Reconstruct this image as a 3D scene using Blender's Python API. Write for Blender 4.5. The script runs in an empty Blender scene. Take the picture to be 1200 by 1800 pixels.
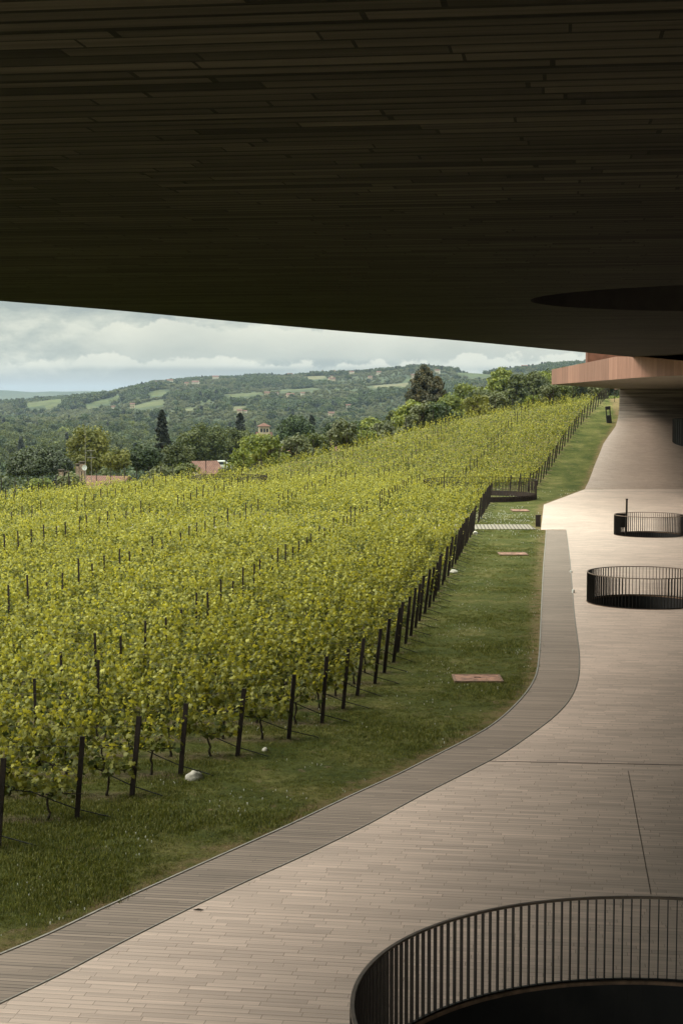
import bpy, math, random
import numpy as np
from mathutils import Vector, noise
from mathutils.geometry import tessellate_polygon
random.seed(7); RNG = np.random.default_rng(7)
R = math.radians
SC = bpy.context.scene
COL = SC.collection

# ------------------------------------------------------------------ camera
EYE = 7.4; FPX = 2700.0; HZ = 700.0
PITCH = math.atan((900-HZ)/FPX)
cam_d = bpy.data.cameras.new('camera'); cam = bpy.data.objects.new('camera', cam_d); COL.objects.link(cam)
cam.location = (0, 0, EYE); cam.rotation_euler = (R(90)-PITCH, 0, 0)
cam_d.sensor_fit = 'VERTICAL'; cam_d.sensor_height = 36; cam_d.lens = 36*FPX/1800
cam_d.clip_start = 0.1; cam_d.clip_end = 40000
SC.camera = cam

# ------------------------------------------------------------------ sky and sun
SUN_EL, SUN_AZ = R(40), R(-90)          # azimuth measured from +Y towards +X
sun_dir = Vector((math.sin(SUN_AZ)*math.cos(SUN_EL), math.cos(SUN_AZ)*math.cos(SUN_EL), math.sin(SUN_EL)))
w = bpy.data.worlds.new('World'); SC.world = w; w.use_nodes = True
nt = w.node_tree; nt.nodes.clear(); N = nt.nodes; L = nt.links
def nd(tree, t, **kw):
    n = tree.nodes.new(t)
    for k, v in kw.items(): setattr(n, k, v)
    return n
def mth(tree, op, a, b=None, c=None):
    n = nd(tree, 'ShaderNodeMath', operation=op)
    for i, v in enumerate((a, b, c)):
        if v is None: continue
        if isinstance(v, (int, float)): n.inputs[i].default_value = v
        else: tree.links.new(v, n.inputs[i])
    return n.outputs[0]
def mixc(tree, f, a, b, blend='MIX'):
    n = nd(tree, 'ShaderNodeMix', data_type='RGBA', blend_type=blend)
    for s, v in ((0, f), (6, a), (7, b)):
        if isinstance(v, (int, float)): n.inputs[s].default_value = v
        elif isinstance(v, (tuple, list)): n.inputs[s].default_value = (*v[:3], 1)
        else: tree.links.new(v, n.inputs[s])
    return n.outputs[2]
def ramp(tree, f, stops, interp='LINEAR'):
    n = nd(tree, 'ShaderNodeValToRGB'); cr = n.color_ramp; cr.interpolation = interp
    while len(cr.elements) < len(stops): cr.elements.new(0.5)
    for e, (p, c) in zip(cr.elements, stops):
        e.position = p; e.color = (c, c, c, 1) if isinstance(c, (int, float)) else (*c[:3], 1)
    tree.links.new(f, n.inputs[0]); return n.outputs[0]
def noisen(tree, vec, scale, detail=4, rough=.55, dist=0):
    n = nd(tree, 'ShaderNodeTexNoise'); n.inputs['Scale'].default_value = scale; n.inputs['Detail'].default_value = detail
    n.inputs['Roughness'].default_value = rough; n.inputs['Distortion'].default_value = dist
    if vec is not None: tree.links.new(vec, n.inputs['Vector'])
    return n.outputs['Fac']
def mapping(tree, vec, scale=(1, 1, 1), loc=(0, 0, 0), rot=(0, 0, 0)):
    n = nd(tree, 'ShaderNodeMapping'); n.inputs['Scale'].default_value = scale
    n.inputs['Location'].default_value = loc; n.inputs['Rotation'].default_value = rot
    tree.links.new(vec, n.inputs['Vector']); return n.outputs[0]

sky = nd(nt, 'ShaderNodeTexSky', sky_type='NISHITA'); sky.sun_disc = False
sky.sun_elevation = SUN_EL; sky.sun_rotation = SUN_AZ % (2*math.pi)
bg1 = nd(nt, 'ShaderNodeBackground'); bg1.inputs['Strength'].default_value = 0.1
L.new(sky.outputs[0], bg1.inputs['Color'])
tc = nd(nt, 'ShaderNodeTexCoord'); dirv = tc.outputs['Generated']
sep = nd(nt, 'ShaderNodeSeparateXYZ'); L.new(dirv, sep.inputs[0]); elev = sep.outputs['Z']
v1 = mapping(nt, dirv, (1, 1, 2.3), (3.1, .7, .15))
big = noisen(nt, v1, 9, 7, .56, .25)
fine = noisen(nt, mapping(nt, dirv, (1, 1, 2.0), (.3, 1.7, .6)), 26, 6, .6, .3)
vb = mapping(nt, dirv, (1, 1, 2.0), (.3, 1.7, .6+.012)); fine2 = noisen(nt, vb, 26, 6, .6, .3)
big2 = noisen(nt, mapping(nt, dirv, (1, 1, 2.3), (3.1, .7, .15+.02)), 9, 7, .56, .25)
emb = mth(nt, 'ADD', mth(nt, 'MULTIPLY', mth(nt, 'SUBTRACT', big, big2), 1.0), mth(nt, 'MULTIPLY', mth(nt, 'SUBTRACT', fine, fine2), .5))
dens = mth(nt, 'ADD', mth(nt, 'ADD', mth(nt, 'MULTIPLY', big, .68), mth(nt, 'MULTIPLY', fine, .32)), emb)
shade = ramp(nt, dens, [(0.36, (.27, .305, .285)), (.47, (.34, .372, .335)), (.56, (.405, .43, .375)), (.66, (.49, .505, .43))])
# bluish band low over the horizon, greyer towards the west
low = ramp(nt, mth(nt, 'ADD', elev, mth(nt, 'MULTIPLY', mth(nt, 'SUBTRACT', fine, .5), .012)), [(0.0, 0), (0.012, 0.0), (0.021, 1)])
azl = ramp(nt, sep.outputs['X'], [(0.0, 0), (.10, 1)])      # x<0 west
lowm = mth(nt, 'MAXIMUM', low, azl)
# position of the ramp for negative x needs an offset
xs = mth(nt, 'MULTIPLY_ADD', sep.outputs['X'], 1.0, .20)
azl = ramp(nt, xs, [(0.06, 0), (.15, 1)])
lowm = mth(nt, 'MAXIMUM', low, azl)
cloud = mixc(nt, lowm, (.305, .33, .315), shade)
def bank(off, base, top, wob, puff, col_hi, col_lo, prev, sc=46, soft=.0022, xr=None):
    f = noisen(nt, mapping(nt, dirv, (1, 1, 1.25), off), sc, 8, .58)
    b_ = noisen(nt, mapping(nt, dirv, (1, 1, 0), off), 13, 2, .5)
    t_ = mth(nt, 'ADD', top, mth(nt, 'ADD', mth(nt, 'MULTIPLY', mth(nt, 'SUBTRACT', b_, .5), wob), mth(nt, 'MULTIPLY', mth(nt, 'SUBTRACT', f, .5), puff)))
    up = nd(nt, 'ShaderNodeMapRange', interpolation_type='SMOOTHSTEP'); up.inputs['From Min'].default_value = 0; up.inputs['From Max'].default_value = soft
    L.new(mth(nt, 'SUBTRACT', t_, elev), up.inputs['Value'])
    lo_ = nd(nt, 'ShaderNodeMapRange', interpolation_type='SMOOTHSTEP'); lo_.inputs['From Min'].default_value = base-.0015; lo_.inputs['From Max'].default_value = base+.003
    L.new(elev, lo_.inputs['Value'])
    m_ = mth(nt, 'MULTIPLY', up.outputs[0], lo_.outputs[0])
    if xr:
        q = nd(nt, 'ShaderNodeMapRange', interpolation_type='SMOOTHSTEP'); q.inputs['From Min'].default_value = xr[0]; q.inputs['From Max'].default_value = xr[1]
        L.new(sep.outputs['X'], q.inputs['Value']); m_ = mth(nt, 'MULTIPLY', m_, q.outputs[0])
    # heads are lit, hollows and bases are grey
    hgt = mth(nt, 'DIVIDE', mth(nt, 'SUBTRACT', t_, elev), .022)
    lum = mth(nt, 'ADD', mth(nt, 'MULTIPLY_ADD', hgt, -.9, 1.0), mth(nt, 'MULTIPLY', mth(nt, 'SUBTRACT', f, .5), 1.8))
    return mixc(nt, mth(nt, 'MULTIPLY', m_, .85), prev, mixc(nt, ramp(nt, lum, [(.1, 0), (1, 1)]), col_lo, col_hi))
cloud = bank((2.3, .4, .9), .024, .048, .034, .040, (.60, .60, .50), (.36, .385, .34), cloud, 30, .003, (-.20, -.13))
cloud = bank((5.3, 1.4, .2), .0190, .027, .020, .034, (.60, .60, .505), (.37, .39, .345), cloud, 44, .0030, (-.216, -.206))
# overcast skies are brighter high up
grad = ramp(nt, elev, [(0.0, .98), (.10, 1.0), (.5, 1.0), (1, 1.0)])
gain = mth(nt, 'MULTIPLY_ADD', mth(nt, 'MAXIMUM', mth(nt, 'SUBTRACT', elev, .07), 0), 6.8, 1.0)
bg2 = nd(nt, 'ShaderNodeBackground')
L.new(cloud, bg2.inputs['Color']); L.new(mth(nt, 'MULTIPLY', grad, gain), bg2.inputs['Strength'])
mx = nd(nt, 'ShaderNodeMixShader'); mx.inputs[0].default_value = .93
L.new(bg1.outputs[0], mx.inputs[1]); L.new(bg2.outputs[0], mx.inputs[2])
wo = nd(nt, 'ShaderNodeOutputWorld'); L.new(mx.outputs[0], wo.inputs[0])

sd = bpy.data.lights.new('sun', 'SUN'); sd.energy = 1.75; sd.angle = R(18); sd.color = (1, .93, .82)
sun = bpy.data.objects.new('sun', sd); COL.objects.link(sun)
sun.rotation_euler = (-sun_dir).to_track_quat('-Z', 'Y').to_euler(); sun.location = (-30, -5, 40)
vs = SC.view_settings; vs.view_transform = 'Standard'; vs.look = 'None'; vs.exposure = 0.52; vs.gamma = 1
SC.cycles.max_bounces = 7; SC.cycles.diffuse_bounces = 4; SC.cycles.volume_bounces = 0; SC.cycles.transmission_bounces = 4
SC.cycles.use_denoising = True

# ------------------------------------------------------------------ helpers
def ray(x, y):
    u = (x-600)/FPX; v = -(y-900)/FPX
    return u, math.cos(PITCH)+v*math.sin(PITCH), -math.sin(PITCH)+v*math.cos(PITCH)
def onz(x, y, z=0.0):
    u, f, up = ray(x, y); t = (z-EYE)/up
    return (u*t, f*t)
def atd(x, y, D):
    u, f, up = ray(x, y); t = D/f
    return (u*t, D, EYE+up*t)
def sstep(t):
    t = np.clip(t, 0, 1); return t*t*(3-2*t)

class MB:
    def __init__(s): s.v = []; s.f = []; s.n = 0; s.c = []
    def add(s, vs, fs, tint=None):
        s.v.extend([tuple(p) for p in vs]); s.f.extend([tuple(i+s.n for i in f) for f in fs])
        s.n += len(vs)
        if tint is not None: s.c.extend([tint]*len(vs))
        return s
    def box(s, x0, x1, y0, y1, z0, z1, rz=0, c=(0, 0)):
        P = [(x, y, z) for z in (z0, z1) for x, y in ((x0, y0), (x1, y0), (x1, y1), (x0, y1))]
        if rz:
            ca, sa = math.cos(rz), math.sin(rz)
            P = [(c[0]+(x-c[0])*ca-(y-c[1])*sa, c[1]+(x-c[0])*sa+(y-c[1])*ca, z) for x, y, z in P]
        return s.add(P, [(3, 2, 1, 0), (4, 5, 6, 7), (0, 1, 5, 4), (1, 2, 6, 5), (2, 3, 7, 6), (3, 0, 4, 7)])
    def tube(s, path, rad, n=8, cap=True):
        path = [Vector(p) for p in path]
        if isinstance(rad, (int, float)): rad = [rad]*len(path)
        ring = []; V = []; F = []
        for i, p in enumerate(path):
            d = (path[min(i+1, len(path)-1)]-path[max(i-1, 0)]).normalized()
            a = Vector((0, 0, 1)) if abs(d.z) < .9 else Vector((1, 0, 0))
            u = d.cross(a).normalized(); v = d.cross(u)
            for k in range(n):
                t = 2*math.pi*k/n; V.append(p+(u*math.cos(t)+v*math.sin(t))*rad[i])
        for i in range(len(path)-1):
            for k in range(n):
                a = i*n+k; b = i*n+(k+1) % n; F.append((a, a+n, b+n, b))
        if cap: F.append(tuple(range(n))); F.append(tuple((len(path)-1)*n+k for k in reversed(range(n))))
        return s.add(V, F)
    def obj(s, name, mat, parent=None, smooth=False, loc=None):
        me = bpy.data.meshes.new(name); me.from_pydata(s.v, [], s.f); me.update()
        if len(s.c) == len(s.v) and s.c:
            at = me.attributes.new('tint', 'FLOAT', 'POINT'); at.data.foreach_set('value', s.c)
        return link(name, me, mat, parent, smooth, loc)
def link(name, me, mat, parent=None, smooth=False, loc=None):
    if mat and not me.materials: me.materials.append(mat)
    if smooth: me.polygons.foreach_set('use_smooth', [True]*len(me.polygons))
    o = bpy.data.objects.new(name, me); COL.objects.link(o)
    if parent: o.parent = parent
    if loc: o.location = loc
    return o
def npmesh(name, V, F, tint=None):
    """V (n,3), F (m,k) uniform polygons"""
    V = np.asarray(V, np.float32); F = np.asarray(F, np.int32); k = F.shape[1]
    me = bpy.data.meshes.new(name); me.vertices.add(len(V)); me.vertices.foreach_set('co', V.ravel())
    me.loops.add(F.size); me.loops.foreach_set('vertex_index', F.ravel())
    me.polygons.add(len(F)); me.polygons.foreach_set('loop_start', np.arange(0, F.size, k, dtype=np.int32))
    me.update(calc_edges=True)
    if tint is not None:
        at = me.attributes.new('tint', 'FLOAT', 'POINT'); at.data.foreach_set('value', np.asarray(tint, np.float32))
    return me
def tag(o, label=None, cat=None, group=None, kind=None):
    if label: o['label'] = label
    if cat: o['category'] = cat
    if group: o['group'] = group
    if kind: o['kind'] = kind
    return o
def empty(name, loc, rz=0, label=None, cat=None, group=None):
    o = bpy.data.objects.new(name, None); COL.objects.link(o); o.location = loc; o.rotation_euler = (0, 0, rz)
    o.empty_display_size = .1
    return tag(o, label, cat, group)
def dup(o, parent=None, **kw):
    c = o.copy(); COL.objects.link(c); c.parent = parent
    return c
def scatter(name, P, rz, sc, pick, sources, label, cat, tilt=None):
    cl = bpy.data.collections.new(name+'_source')
    for i, s in enumerate(sources):
        if s.name in COL.objects: COL.objects.unlink(s)
        s.name = '%s_%02d' % (name, i); cl.objects.link(s)
    me = bpy.data.meshes.new(name); P = np.asarray(P, np.float32)
    me.vertices.add(len(P)); me.vertices.foreach_set('co', P.ravel())
    for nm, arr, ty in (('rz', rz, 'FLOAT'), ('sc', sc, 'FLOAT'), ('pick', pick, 'INT')):
        at = me.attributes.new(nm, ty, 'POINT'); at.data.foreach_set('value', np.asarray(arr, np.int32 if ty == 'INT' else np.float32))
    o = bpy.data.objects.new(name, me); COL.objects.link(o)
    g = bpy.data.node_groups.new(name, 'GeometryNodeTree')
    g.interface.new_socket('Geometry', in_out='INPUT', socket_type='NodeSocketGeometry')
    g.interface.new_socket('Geometry', in_out='OUTPUT', socket_type='NodeSocketGeometry')
    gi = nd(g, 'NodeGroupInput'); go = nd(g, 'NodeGroupOutput')
    ci = nd(g, 'GeometryNodeCollectionInfo'); ci.inputs['Collection'].default_value = cl
    ci.inputs['Separate Children'].default_value = True; ci.inputs['Reset Children'].default_value = True
    ip = nd(g, 'GeometryNodeInstanceOnPoints'); ip.inputs['Pick Instance'].default_value = True
    def na(nm, t):
        n = nd(g, 'GeometryNodeInputNamedAttribute', data_type=t); n.inputs['Name'].default_value = nm; return n.outputs['Attribute']
    cx = nd(g, 'ShaderNodeCombineXYZ'); g.links.new(na('rz', 'FLOAT'), cx.inputs[2])
    g.links.new(gi.outputs[0], ip.inputs['Points']); g.links.new(ci.outputs[0], ip.inputs['Instance'])
    g.links.new(na('pick', 'INT'), ip.inputs['Instance Index']); g.links.new(cx.outputs[0], ip.inputs['Rotation'])
    g.links.new(na('sc', 'FLOAT'), ip.inputs['Scale']); g.links.new(ip.outputs[0], go.inputs[0])
    m = o.modifiers.new('scatter', 'NODES'); m.node_group = g
    return tag(o, label, cat, kind='stuff')

# ------------------------------------------------------------------ materials
def newmat(name):
    m = bpy.data.materials.new(name); m.use_nodes = True; t = m.node_tree
    b = t.nodes['Principled BSDF']; return m, t, b
def simple(name, col, rough=.7, metal=0, var=.12, scale=6, bump=0, bscale=30):
    m, t, b = newmat(name); tc = nd(t, 'ShaderNodeTexCoord').outputs['Object']
    n = noisen(t, tc, scale, 5)
    dark = tuple(c*(1-var*1.6) for c in col); lite = tuple(min(1, c*(1+var*1.6)) for c in col)
    t.links.new(ramp(t, n, [(.3, dark), (.7, lite)]), b.inputs['Base Color'])
    b.inputs['Roughness'].default_value = rough; b.inputs['Metallic'].default_value = metal
    if bump:
        bp = nd(t, 'ShaderNodeBump'); bp.inputs['Strength'].default_value = bump; bp.inputs['Distance'].default_value = .02
        t.links.new(noisen(t, tc, bscale, 5), bp.inputs['Height']); t.links.new(bp.outputs[0], b.inputs['Normal'])
    return m
def leafmat(name, dark, lite, trans=.3, rough=.5, rnd=.25, tcol=None):
    m, t, b = newmat(name)
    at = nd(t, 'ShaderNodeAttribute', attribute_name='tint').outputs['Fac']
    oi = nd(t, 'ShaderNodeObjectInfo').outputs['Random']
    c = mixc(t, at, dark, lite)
    k = mth(t, 'MULTIPLY_ADD', oi, 2*rnd, 1-rnd)
    c = mixc(t, 1.0, c, nd(t, 'ShaderNodeCombineColor').outputs[0], 'MULTIPLY')
    cc = t.nodes[-2] if t.nodes[-2].bl_idname == 'ShaderNodeCombineColor' else [n for n in t.nodes if n.bl_idname == 'ShaderNodeCombineColor'][0]
    for i in range(3): t.links.new(k, cc.inputs[i])
    t.links.new(c, b.inputs['Base Color']); b.inputs['Roughness'].default_value = rough
    b.inputs['Specular IOR Level'].default_value = .3
    tr = nd(t, 'ShaderNodeBsdfTranslucent')
    tcol = tcol or (1.15, 1.15, .5)
    t.links.new(mixc(t, 1.0, c, tcol, 'MULTIPLY'), tr.inputs['Color'])
    ms = nd(t, 'ShaderNodeMixShader'); ms.inputs[0].default_value = trans
    t.links.new(b.outputs[0], ms.inputs[1]); t.links.new(tr.outputs[0], ms.inputs[2])
    t.links.new(ms.outputs[0], t.nodes['Material Output'].inputs['Surface'])
    return m
AX = R(-8.0)      # the building's axis is turned 8 degrees off the view
def planks(name, base, var, bw, rh, joint, dark_frac=0.0, dark_mul=.4, rough=.7, bumpd=.004, jointw=.004, hj=None, stain=.15, lift=.0, patches=False, jitter=.5, sheen=None):
    m, t, b = newmat(name)
    tc = nd(t, 'ShaderNodeTexCoord').outputs['Object']
    v = mapping(t, tc, rot=(0, 0, -AX))      # turn world xy into the building's axes
    s = nd(t, 'ShaderNodeSeparateXYZ'); t.links.new(v, s.inputs[0])
    y = mth(t, 'DIVIDE', s.outputs['Y'], rh); row = mth(t, 'FLOOR', y); fy = mth(t, 'FRACT', y)
    wn = nd(t, 'ShaderNodeTexWhiteNoise', noise_dimensions='1D'); t.links.new(row, wn.inputs['W'])
    x = mth(t, 'ADD', mth(t, 'DIVIDE', s.outputs['X'], mth(t, 'MULTIPLY_ADD', wn.outputs['Value'], bw*jitter*2, bw*(1-jitter))), mth(t, 'MULTIPLY', wn.outputs['Value'], 37.3))
    bx = mth(t, 'FLOOR', x); fx = mth(t, 'FRACT', x)
    cv = nd(t, 'ShaderNodeCombineXYZ'); t.links.new(bx, cv.inputs[0]); t.links.new(row, cv.inputs[1])
    w2 = nd(t, 'ShaderNodeTexWhiteNoise', noise_dimensions='3D'); t.links.new(cv.outputs[0], w2.inputs['Vector'])
    rnd = w2.outputs['Value']
    jy = mth(t, 'LESS_THAN', fy, mth(t, 'MULTIPLY', jointw/rh, mth(t, 'MULTIPLY_ADD', wn.outputs['Value'], 1.3, .35))); jx = mth(t, 'LESS_THAN', fx, (hj if hj is not None else jointw)/bw)
    jm = mth(t, 'MAXIMUM', jy, jx)
    lo = tuple(c*(1-var) for c in base); hi = tuple(c*(1+var) for c in base)
    st = [(0, lo), (1, hi)]
    c = ramp(t, rnd, st)
    if dark_frac > 0:
        w3 = nd(t, 'ShaderNodeSeparateColor'); t.links.new(w2.outputs['Color'], w3.inputs[0])
        dk = mth(t, 'LESS_THAN', w3.outputs[1], dark_frac)
        c = mixc(t, dk, c, tuple(x_*dark_mul for x_ in base))
    # streaks along the boards, and broad soft wear
    stv = mapping(t, v, (.35, 14, 1)); sn = noisen(t, stv, 1.0, 5, .6)
    c = mixc(t, 1.0, c, ramp(t, sn, [(.25, 1-stain), (.75, 1+stain)]), 'MULTIPLY')
    bn = noisen(t, v, .18, 5, .6)
    c = mixc(t, 1.0, c, ramp(t, bn, [(.3, 1-stain*.7), (.7, 1+stain*.5)]), 'MULTIPLY')
    if patches:
        pn = noisen(t, mapping(t, v, (1, 1, 1), (5, 3, 0)), .6, 6, .65)
        c = mixc(t, ramp(t, pn, [(.72, 0), (.76, .5)]), c, (.62, .62, .56))
    c = mixc(t, mth(t, 'MULTIPLY', jm, .85), c, joint)
    t.links.new(c, b.inputs['Base Color']); b.inputs['Roughness'].default_value = rough
    if sheen: b.inputs['Specular IOR Level'].default_value = sheen
    hgt = mth(t, 'ADD', mth(t, 'MULTIPLY', mth(t, 'SUBTRACT', 1, jm), 1.0), mth(t, 'MULTIPLY', rnd, lift))
    hgt = mth(t, 'ADD', hgt, mth(t, 'MULTIPLY', sn, .25))
    bp = nd(t, 'ShaderNodeBump'); bp.inputs['Strength'].default_value = .7; bp.inputs['Distance'].default_value = bumpd
    t.links.new(hgt, bp.inputs['Height']); t.links.new(bp.outputs[0], b.inputs['Normal'])
    return m
M = {}
M['paving'] = planks('terrace_tiles', (.56, .435, .362), .13, .66, .13, (.26, .19, .145), rough=.62, jointw=.008, hj=.009, stain=.2, patches=True, bumpd=.006, jitter=.35)
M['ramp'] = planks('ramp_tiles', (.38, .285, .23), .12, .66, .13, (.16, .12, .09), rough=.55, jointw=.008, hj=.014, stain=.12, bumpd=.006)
M['board'] = planks('boardwalk_slats', (.275, .212, .168), .15, 2.6, .105, (.05, .04, .035), rough=.75, jointw=.013, hj=.004, stain=.22, bumpd=.008)
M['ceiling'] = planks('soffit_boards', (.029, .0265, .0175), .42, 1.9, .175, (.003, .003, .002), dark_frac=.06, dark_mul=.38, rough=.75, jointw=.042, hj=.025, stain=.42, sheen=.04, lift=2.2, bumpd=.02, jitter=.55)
M['soffit2'] = planks('far_soffit_boards', (.12, .095, .06), .2, 2.0, .25, (.01, .008, .006), rough=.7, jointw=.02, stain=.2, bumpd=.02)
M['path'] = planks('path_slats', (.30, .27, .22), .1, 40, .10, (.05, .045, .035), rough=.8, jointw=.02, stain=.1)
M['metal'] = simple('dark_railing_metal', (.022, .018, .015), .45, .6, .2, 9)
M['railtop'] = simple('worn_handrail', (.17, .125, .095), .5, .1, .2, 5)
M['rustpost'] = simple('rusted_post_steel', (.024, .014, .010), .8, .1, .35, 7, .4)
M['rustfence'] = simple('rusted_fence_steel', (.030, .017, .012), .8, .1, .3, 7, .3)
M['dark'] = simple('black_shaft', (.045, .04, .036), .9, 0, .1, 4)
M['kerb'] = simple('corten_kerb', (.20, .12, .075), .8, .1, .3, 6)
M['edge'] = simple('steel_edging', (.27, .24, .20), .45, .3, .15, 4)
M['stone'] = simple('pale_limestone', (.52, .49, .42), .9, 0, .18, 5, .6, 14)
M['hose'] = simple('black_hose', (.012, .012, .012), .6, 0, .1)
M['wire'] = simple('trellis_steel', (.05, .045, .04), .6, .3, .1)
M['bark'] = simple('vine_bark', (.045, .032, .022), .95, 0, .4, 25, .8, 60)
M['treebark'] = simple('tree_bark', (.07, .05, .035), .95, 0, .35, 6, .8, 12)
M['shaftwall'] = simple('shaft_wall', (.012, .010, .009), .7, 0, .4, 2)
M['plaster'] = simple('ochre_plaster', (.42, .34, .23), .9, 0, .15, 1.5)
M['plaster2'] = simple('pale_plaster', (.52, .46, .36), .9, 0, .12, 1.5)
M['brick'] = simple('chimney_brick', (.27, .19, .14), .9, 0, .25, 5)
M['glass'] = simple('dark_window_glass', (.03, .035, .04), .2, 0, .1)
M['white'] = simple('white_paint', (.62, .62, .58), .5, 0, .05)
M['darkmetal'] = simple('dark_painted_metal', (.018, .018, .017), .6, .2, .2)

def rustmat():
    m, t, b = newmat('corten_fascia'); tc = nd(t, 'ShaderNodeTexCoord').outputs['Object']
    st = noisen(t, mapping(t, tc, (1.1, 1.1, .12)), 1.6, 6, .65)
    fi = noisen(t, mapping(t, tc, (3, 3, .5)), 2.5, 6, .6)
    c = ramp(t, st, [(.2, (.20, .095, .062)), (.5, (.27, .135, .092)), (.8, (.33, .18, .125))])
    c = mixc(t, .5, c, mixc(t, 1, c, ramp(t, fi, [(.3, .8), (.7, 1.15)]), 'MULTIPLY'))
    # sheet joints
    s = nd(t, 'ShaderNodeSeparateXYZ'); t.links.new(tc, s.inputs[0])
    j = mth(t, 'LESS_THAN', mth(t, 'FRACT', mth(t, 'DIVIDE', s.outputs['Y'], 2.6)), .012)
    pn = nd(t, 'ShaderNodeTexWhiteNoise', noise_dimensions='1D'); t.links.new(mth(t, 'FLOOR', mth(t, 'DIVIDE', s.outputs['Y'], 2.6)), pn.inputs['W'])
    c = mixc(t, 1, c, ramp(t, pn.outputs['Value'], [(0, .78), (1, 1.15)]), 'MULTIPLY')
    c = mixc(t, mth(t, 'MULTIPLY', j, .6), c, (.08, .04, .03))
    t.links.new(c, b.inputs['Base Color']); b.inputs['Roughness'].default_value = .8
    return m
M['corten'] = rustmat()
M['plate'] = simple('rusty_cover_plate', (.29, .15, .10), .75, .1, .4, 4)
def rooftile():
    m, t, b = newmat('terracotta_roof'); tc = nd(t, 'ShaderNodeTexCoord').outputs['Object']
    wv = nd(t, 'ShaderNodeTexWave', bands_direction='X'); wv.inputs['Scale'].default_value = 1.3; wv.inputs['Distortion'].default_value = .6
    t.links.new(tc, wv.inputs['Vector'])
    c = ramp(t, noisen(t, tc, 1.8, 6, .7), [(.3, (.09, .042, .03)), (.55, (.17, .08, .055)), (.75, (.23, .14, .10))])
    c = mixc(t, 1, c, ramp(t, wv.outputs['Fac'], [(.2, .65), (.8, 1.1)]), 'MULTIPLY')
    t.links.new(c, b.inputs['Base Color']); b.inputs['Roughness'].default_value = .9
    return m
M['roof'] = rooftile()

# ------------------------------------------------------------------ terrain shape
HD = np.array([(-500, 0), (119, 0), (125, 0), (129, .4), (133, 1.05), (140, 2.3), (147, 3.7), (152, 4.6), (159, 5.9), (165, 6.9), (172, 7.8), (185, 8.8), (220, 10), (600, 11), (900, 12)], float)
YB = np.array([(-900, 40), (-200, 80), (-60, 88), (-23, 101), (-18.7, 112), (-12.5, 125), (0, 139), (5.4, 145), (11.3, 152), (17.5, 157.5), (24, 162), (28, 165), (50, 176), (100, 190), (400, 300)], float)
XE = np.array([(20, -8.4), (25, -5.72), (26.57, -4.72), (28.26, -3.87), (30.14, -3.05), (31.56, -2.08), (32.9, -1.22), (34.5, -.51), (35.9, -.07), (37.8, .36), (39.2, .77),
               (40.9, 1.08), (42.4, 1.37), (44.2, 1.62), (47.2, 2.08), (50.5, 2.54), (53.9, 3.07), (63.5, 4.37), (91, 8.1), (112, 10.9), (118, 12.4), (122, 14.8), (126, 15.9),
               (132, 17.6), (138, 19.2), (147, 21.9), (152, 23.4), (159, 25.8), (165, 27.8), (172, 29.8), (180, 32)], float)
def hD(Y): return np.interp(Y, HD[:, 0], HD[:, 1])
def Yb(X): return np.interp(X, YB[:, 0], YB[:, 1])
def Xe(Y): return np.interp(Y, XE[:, 0], XE[:, 1])
SKY = np.array([(-900, 712), (0, 711), (60, 707), (130, 701), (200, 693), (270, 677), (330, 672), (400, 669), (500, 666), (560, 662), (600, 660), (660, 656), (700, 652), (740, 648),
                (800, 655), (860, 658), (930, 651), (1000, 647), (1200, 642), (2200, 652)], float)
def vnoise(X, Y, s, seed=0):
    out = np.zeros(np.shape(X)); it = np.nditer([X, Y], flags=['multi_index'])
    for x, y in it: out[it.multi_index] = noise.noise(Vector((float(x)/s+seed, float(y)/s, seed*1.7)))
    return out
VAL = -25.0
# terrace outline (world xy at z = 0)
PB_L = [(0, 1680), (90, 1642), (200, 1590), (300, 1545), (400, 1500), (512, 1450), (617, 1400), (700, 1362), (762, 1331), (825, 1299), (867, 1274), (900, 1246), (922, 1222), (937, 1200), (945, 1178), (949, 1140), (951, 1093), (955, 1000), (958, 960), (960, 932)]
PB_R = [(0, 1763), (110, 1710), (215, 1655), (325, 1600), (425, 1552), (540, 1500), (642, 1450), (742, 1396), (825, 1354), (887, 1321), (950, 1277), (980, 1252), (1000, 1228), (1011, 1204), (1016, 1180), (1016, 1150), (1012, 1115), (1008, 1083), (1004, 1033), (1000, 983), (994, 932)]
def smoothline(P, n=4):
    out = []
    for i in range(len(P)-1):
        p0 = Vector(P[max(i-1, 0)]); p1 = Vector(P[i]); p2 = Vector(P[i+1]); p3 = Vector(P[min(i+2, len(P)-1)])
        for k in range(n):
            t = k/n
            out.append(tuple(.5*((2*p1)+(-p0+p2)*t+(2*p0-5*p1+4*p2-p3)*t*t+(-p0+3*p1-3*p2+p3)*t*t*t)))
    out.append(tuple(P[-1])); return out
BL = [onz(*p) for p in PB_L]; BR = [onz(*p) for p in PB_R]
def extend_back(P):
    d = Vector(P[0])-Vector(P[3]); d.normalize(); return [tuple(Vector(P[0])+d*30)]+P
BL = extend_back(smoothline(BL)); BR = extend_back(smoothline(BR))
FAR = [onz(950, 931), onz(955, 887)]
RAMP_E = [(19.8, 125, 0), (22.2, 135, 0), (24.5, 144, 0), (26.1, 149, 0), (27.2, 152.5, 0), (27.9, 155, 0)]
FRONT = (19.8, 125)
GAP = .035
BRt = [(x+GAP*.8, y-GAP*.6) for x, y in BR]
TERR = BRt+[(BRt[-1][0], FAR[0][1])]+FAR+[FRONT, (70, 125), (70, -40), (BR[0][0], -40)]
TERR_O = BL+[FAR[0]]+FAR+[FRONT]+[(p[0], p[1]) for p in RAMP_E]+[(28.2, 156), (32, 190), (90, 190), (90, -60), (BL[0][0]-5, -60)]
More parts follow.
